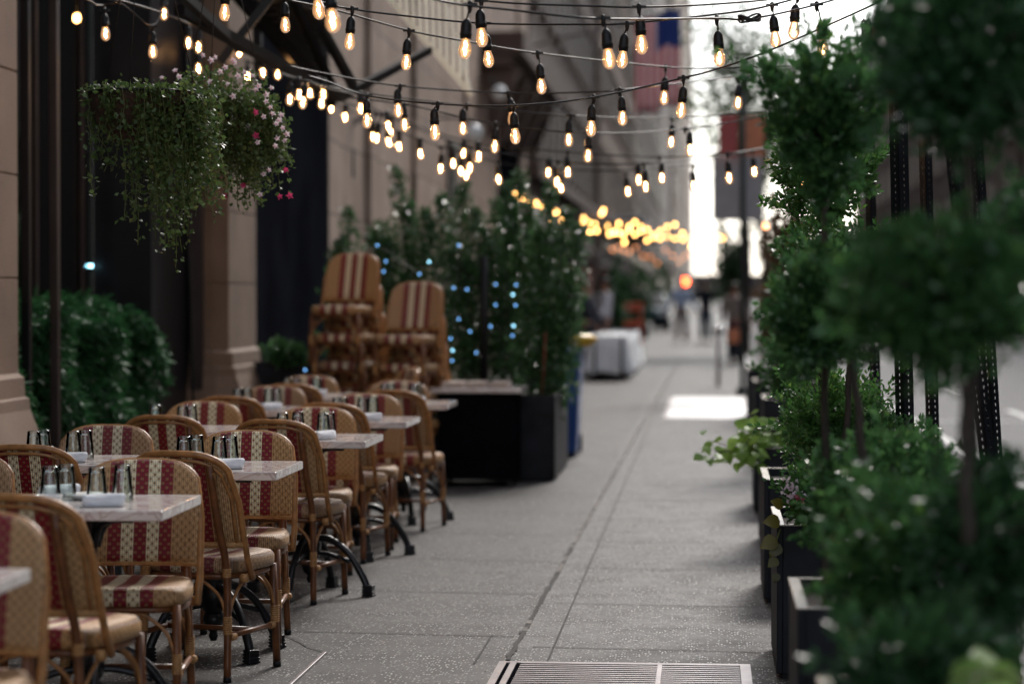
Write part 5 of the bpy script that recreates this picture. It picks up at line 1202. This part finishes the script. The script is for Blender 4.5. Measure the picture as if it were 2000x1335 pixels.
# ------------------------------------------------------------------ people
def skinmesh(name, verts, edges, rad, mat, parent, sub=2):
    me = bpy.data.meshes.new(name); me.from_pydata([tuple(v) for v in verts], edges, []); me.materials.append(mat)
    o = bpy.data.objects.new(name, me); COL.objects.link(o); o.parent = parent
    md = o.modifiers.new('Skin', 'SKIN'); md.use_smooth_shade = True
    sv = me.skin_vertices[0].data if me.skin_vertices else None
    if sv is None:
        bpy.context.view_layer.update(); sv = me.skin_vertices[0].data
    for i, r in enumerate(rad): sv[i].radius = (r, r) if not isinstance(r, tuple) else r; sv[i].use_root = (i == 0)
    o.modifiers.new('Sub', 'SUBSURF').levels = sub; o.modifiers['Sub'].render_levels = sub
    return o
def person(loc, rz, H, top, bottom, label, stride=.25, arms=((.10, -.05), (-.10, .08)), longsleeve=True, hold=None):
    t = empty('person', loc, rz, label, 'person'); s = H/1.75
    hipz = .92
    J = {}
    def j(x, y, z): return Vector((x, y, z))*s
    hl = [j(.10, -stride*.5*k, .07) if False else None for k in (1, -1)]
    L1 = [(.095, 0, .90), (.105, -stride*.35, .50), (.11, -stride*.45, .09), (.115, -stride*.45-.13, .035)]
    L2 = [(-.095, 0, .90), (-.105, stride*.10-.03, .50), (-.11, stride*.6, .12), (-.115, stride*.6-.12, .035)]
    A1 = [(.20, 0, 1.42), (.29, arms[0][1]*.5, 1.14), (.29+arms[0][0], arms[0][1]-.10, .90), (.29+arms[0][0], arms[0][1]-.13, .80)]
    A2 = [(-.20, 0, 1.42), (-.29, arms[1][1]*.5, 1.14), (-.29+arms[1][0], arms[1][1]-.08, .90), (-.29+arms[1][0], arms[1][1]-.11, .80)]
    core = [(0, 0, .93), (0, 0, 1.10), (0, .005, 1.28), (0, 0, 1.42), (0, -.005, 1.50), (0, -.01, 1.56), (0, -.015, 1.64), (0, -.01, 1.72)]
    V = [j(*p) for p in core+L1+L2+A1+A2]
    E = [(i, i+1) for i in range(7)]+[(0, 8), (8, 9), (9, 10), (10, 11), (0, 12), (12, 13), (13, 14), (14, 15), (3, 16), (16, 17), (17, 18), (18, 19), (3, 20), (20, 21), (21, 22), (22, 23)]
    R = [(.13, .10), (.12, .09), (.14, .10), (.12, .09), .055, .075, .088, .06]+[.085, .055, .037, .03]*2+[.055, .040, .028, .024]*2
    skinmesh('body', V, E, [tuple(x*s for x in r) if isinstance(r, tuple) else r*s for r in R], M['skin'], t)
    # five fingers and a thumb on each hand
    for nm, A, sg in (('hand', A1, 1), ('hand', A2, -1)):
        p = Vector(A[3]); hv = [p+Vector((0, 0, .01))]; he = []; hr = [.026]
        for q in range(4):
            o_ = Vector((sg*.004, -.024+.016*q, -.03)); ln = (.055, .066, .07, .058)[3-q]
            hv += [p+o_, p+o_+Vector((-sg*.008, 0, -ln*.55)), p+o_+Vector((-sg*.022, 0, -ln))]; k0 = len(hv)-3; he += [(0, k0), (k0, k0+1), (k0+1, k0+2)]; hr += [.011, .009, .007]
        hv += [p+Vector((-sg*.006, -.034, -.005)), p+Vector((-sg*.018, -.046, -.04))]; k0 = len(hv)-2; he += [(0, k0), (k0, k0+1)]; hr += [.012, .009]
        skinmesh(nm, [v*s for v in hv], he, [r*s for r in hr], M['skin'], t, 1)
    VT = [j(*p) for p in core[:4]+[A1[0], A1[1]]+([A1[2]] if longsleeve else [])+[A2[0], A2[1]]+([A2[2]] if longsleeve else [])]
    if longsleeve: ET = [(0, 1), (1, 2), (2, 3), (3, 4), (4, 5), (5, 6), (3, 7), (7, 8), (8, 9)]; RT = [(.18, .13), (.17, .125), (.205, .135), (.18, .12), .085, .066, .046, .085, .066, .046]
    else: ET = [(0, 1), (1, 2), (2, 3), (3, 4), (4, 5), (3, 6), (6, 7)]; RT = [(.18, .13), (.17, .125), (.205, .135), (.18, .12), .085, .070, .085, .070]
    skinmesh('shirt', VT, ET, [tuple(x*s for x in r) if isinstance(r, tuple) else r*s for r in RT], M[top], t)
    VB = [j(0, 0, .98), j(0, 0, .92)]+[j(*p) for p in L1[:3]+L2[:3]]
    skinmesh('trousers', VB, [(0, 1), (1, 2), (2, 3), (3, 4), (1, 5), (5, 6), (6, 7)], [tuple(x*s for x in (.15, .115)), tuple(x*s for x in (.165, .13)), .125*s, .092*s, .075*s, .125*s, .092*s, .075*s], M[bottom], t)
    for A in (L1, L2):
        p = Vector(A[2]); skinmesh('shoe', [(p+Vector((0, .03, -.055)))*s, (p+Vector((0, -.07, -.06)))*s, (p+Vector((0, -.16, -.07)))*s], [(0, 1), (1, 2)], [.045*s, .045*s, .035*s], M['black'], t, 1)
    mb = MB(); 
    hc = j(0, .010, 1.67); mb.lathe([(.098*math.cos(a)*s, .105*math.sin(a)*s) for a in np.linspace(-.15, PI/2, 8)], 16, c=hc); mb.build('hair', M['hair'], t)
    mb = MB(); f = j(0, -.115, 1.62); mb.add([f+j(-.015, .03, -.02), f+j(.015, .03, -.02), f+j(0, -.012, -.018), f+j(0, .03, .025)], [(0, 1, 2), (1, 3, 2), (3, 0, 2)])
    for sg in (-1, 1): mb.tube([j(sg*.088, .0, 1.60), j(sg*.098, .005, 1.625), j(sg*.088, .0, 1.65)], .012*s, 6)
    mb.build('face', M['skin'], t)
    mb = MB()
    for sg in (-1, 1): mb.lathe([(.001, -.008), (.010, 0), (.001, .008)], 8, c=j(sg*.032, -.098, 1.645))
    mb.bar(j(-.025, -.105, 1.565), j(.025, -.105, 1.565), .006, .006); mb.build('eyes', M['hair'], t)
    return t
def gp(u, v): c = G(u, v); return (c.x, c.y, 0)
person(gp(1330, 668), .15, 1.88, 'shirtblue', 'beige', 'person in a light blue shirt and beige trousers walking toward the camera', .35, ((.16, -.1), (-.12, .1)))
person(gp(1378, 668), -.1, 1.88, 'navy', 'jeans', 'person in a dark navy top and jeans walking beside the one in blue', .30, ((.06, .1), (-.06, -.1)), False)
x = (1172-1380)*44.5/FPX; person((x+.04, 45.9, 0), -1.2, 1.74, 'white', 'navy', 'person in a white shirt and dark apron standing at the white cloth table', .05, ((.02, -.25), (-.02, -.22)))
x = (1152-1380)*43/FPX; person((x-.10, 44, 0), 1.4, 1.70, 'navy', 'navy', 'person in black leaning behind the leafy screen beside the one in white', .05, ((.02, -.2), (-.02, -.2)))
b = gp(1434, 712); person(b, 2.6, 1.66, 'beige', 'navy', 'person in a pale top and black trousers standing behind the signpost', .10)
t = empty('handbag', (b[0]-.02, b[1]-.22, .62), 0, 'red handbag carried by the person behind the signpost', 'bag')
mb = MB(); mb.box((-.12, -.05, -.18), (.12, .05, .12)); mb.build('pouch', M['signorange'], t, bevel=.03); MB().tube([(-.08, 0, .11), (-.04, 0, .26), (.04, 0, .26), (.08, 0, .11)], .008, 6).build('handle', M['signred'], t)
# ------------------------------------------------------------------ street trees
def street_tree(x, y, h, crown, n, label, leaf=.16, mat='crown'):
    t = empty('street_tree', (x, y, 0), 0, label, 'tree', 'street trees')
    mb = MB(); path = [Vector((0, 0, -.1)), Vector((.05, 0, h*.25)), Vector((-.04, .1, h*.5)), Vector((.1, 0, h*.8))]
    path = bez(path, 16); mb.tube(path, [.13-.09*i/len(path) for i in range(len(path))], 8); pos = []
    for _ in range(18):
        a = random.uniform(0, 2*PI); z = random.uniform(.42, .9)*h; r = crown*random.uniform(.5, 1)
        e = Vector((math.cos(a)*r, math.sin(a)*r, z+random.uniform(.2, 1.2))); s0 = Vector((0, 0, z*.85))
        mb.tube([s0, s0.lerp(e, .5)+Vector((0, 0, .2)), e], [.04, .025, .008], 5)
        for _ in range(n//18):
            f = random.uniform(.35, 1.1); p = s0.lerp(e, f); pos.append(np.array(p)+rng.normal(size=3)*crown*.2)
    mb.build('trunk', M['bark'], t); link('crown', leafmesh('crown', np.array(pos), leaf, M[mat], aspect=.6), t)
street_tree(.95, 60, 8.8, 1.5, 4200, 'slender street tree with thin leaves against the white sky beyond the sign')
street_tree(2.2, 95, 9.5, 2.2, 4200, 'street tree farther along, its crown over the far end of the street')
street_tree(11.5, 40, 7.5, 2.4, 3000, 'street tree across the road between the black posts')
street_tree(11.7, 72, 8, 2.6, 2600, 'second tree across the road in front of the grey building')
for (x_, y_, h_, c_, l_) in ((4.5, 360, 6.5, 1.6, 'small hazy tree at the very end of the street, left of two'), (8.8, 300, 9, 2.6, 'hazy tree at the very end of the street, right of two')):
    street_tree(x_, y_, h_, c_, 2600, l_, leaf=.5)
c = P(1428, 575, 72); street_tree(c.x, c.y, 3.1, .55, 1500, 'small young tree with a dark crown just left of the signpost, far off', leaf=.14, mat='yew')
# ------------------------------------------------------------------ world, sun, camera
W = bpy.data.worlds.new('World'); S.world = W; W.use_nodes = True
nt = W.node_tree; bg = nt.nodes['Background']; sky = N(nt, 'ShaderNodeTexSky'); sky.sky_type = 'NISHITA'; sky.sun_disc = False
SE, SA = math.radians(38), math.radians(14)     # sun elevation, azimuth clockwise from +Y
sky.sun_elevation = SE; sky.sun_rotation = SA; sky.air_density = 1.0; sky.dust_density = 1.2; sky.ozone_density = 1.0
hs = N(nt, 'ShaderNodeHueSaturation'); hs.inputs['Saturation'].default_value = .42; L(nt, sky.outputs[0], hs.inputs['Color']); L(nt, hs.outputs[0], bg.inputs[0]); bg.inputs[1].default_value = .13
sd = bpy.data.lights.new('sun', 'SUN'); sd.energy = 1.35; sd.angle = math.radians(16); sd.color = (1, .95, .89)
so = bpy.data.objects.new('sun', sd); COL.objects.link(so)
dirv = Vector((math.sin(SA)*math.cos(SE), math.cos(SA)*math.cos(SE), math.sin(SE))); so.rotation_euler = dirv.to_track_quat('Z', 'Y').to_euler()
cd = bpy.data.cameras.new('camera'); cam = bpy.data.objects.new('camera', cd); COL.objects.link(cam); S.camera = cam
cam.location = CAM; cam.rotation_euler = FWD.to_track_quat('-Z', 'Y').to_euler(); cd.sensor_width = 36; cd.lens = FPX*36/2000; cd.clip_end = 3000; cd.clip_start = .1
cd.dof.use_dof = True; cd.dof.focus_distance = 9.6; cd.dof.aperture_fstop = 1.8; cd.dof.aperture_blades = 0
S.view_settings.view_transform = 'Standard'; S.view_settings.look = 'None'; S.view_settings.exposure = 0.97; S.view_settings.gamma = 1
S.render.engine = 'CYCLES'
try: S.cycles.transparent_max_bounces = 16; S.cycles.max_bounces = 8
except Exception: pass
print('bulbs', NB[0], 'objects', len(bpy.data.objects))
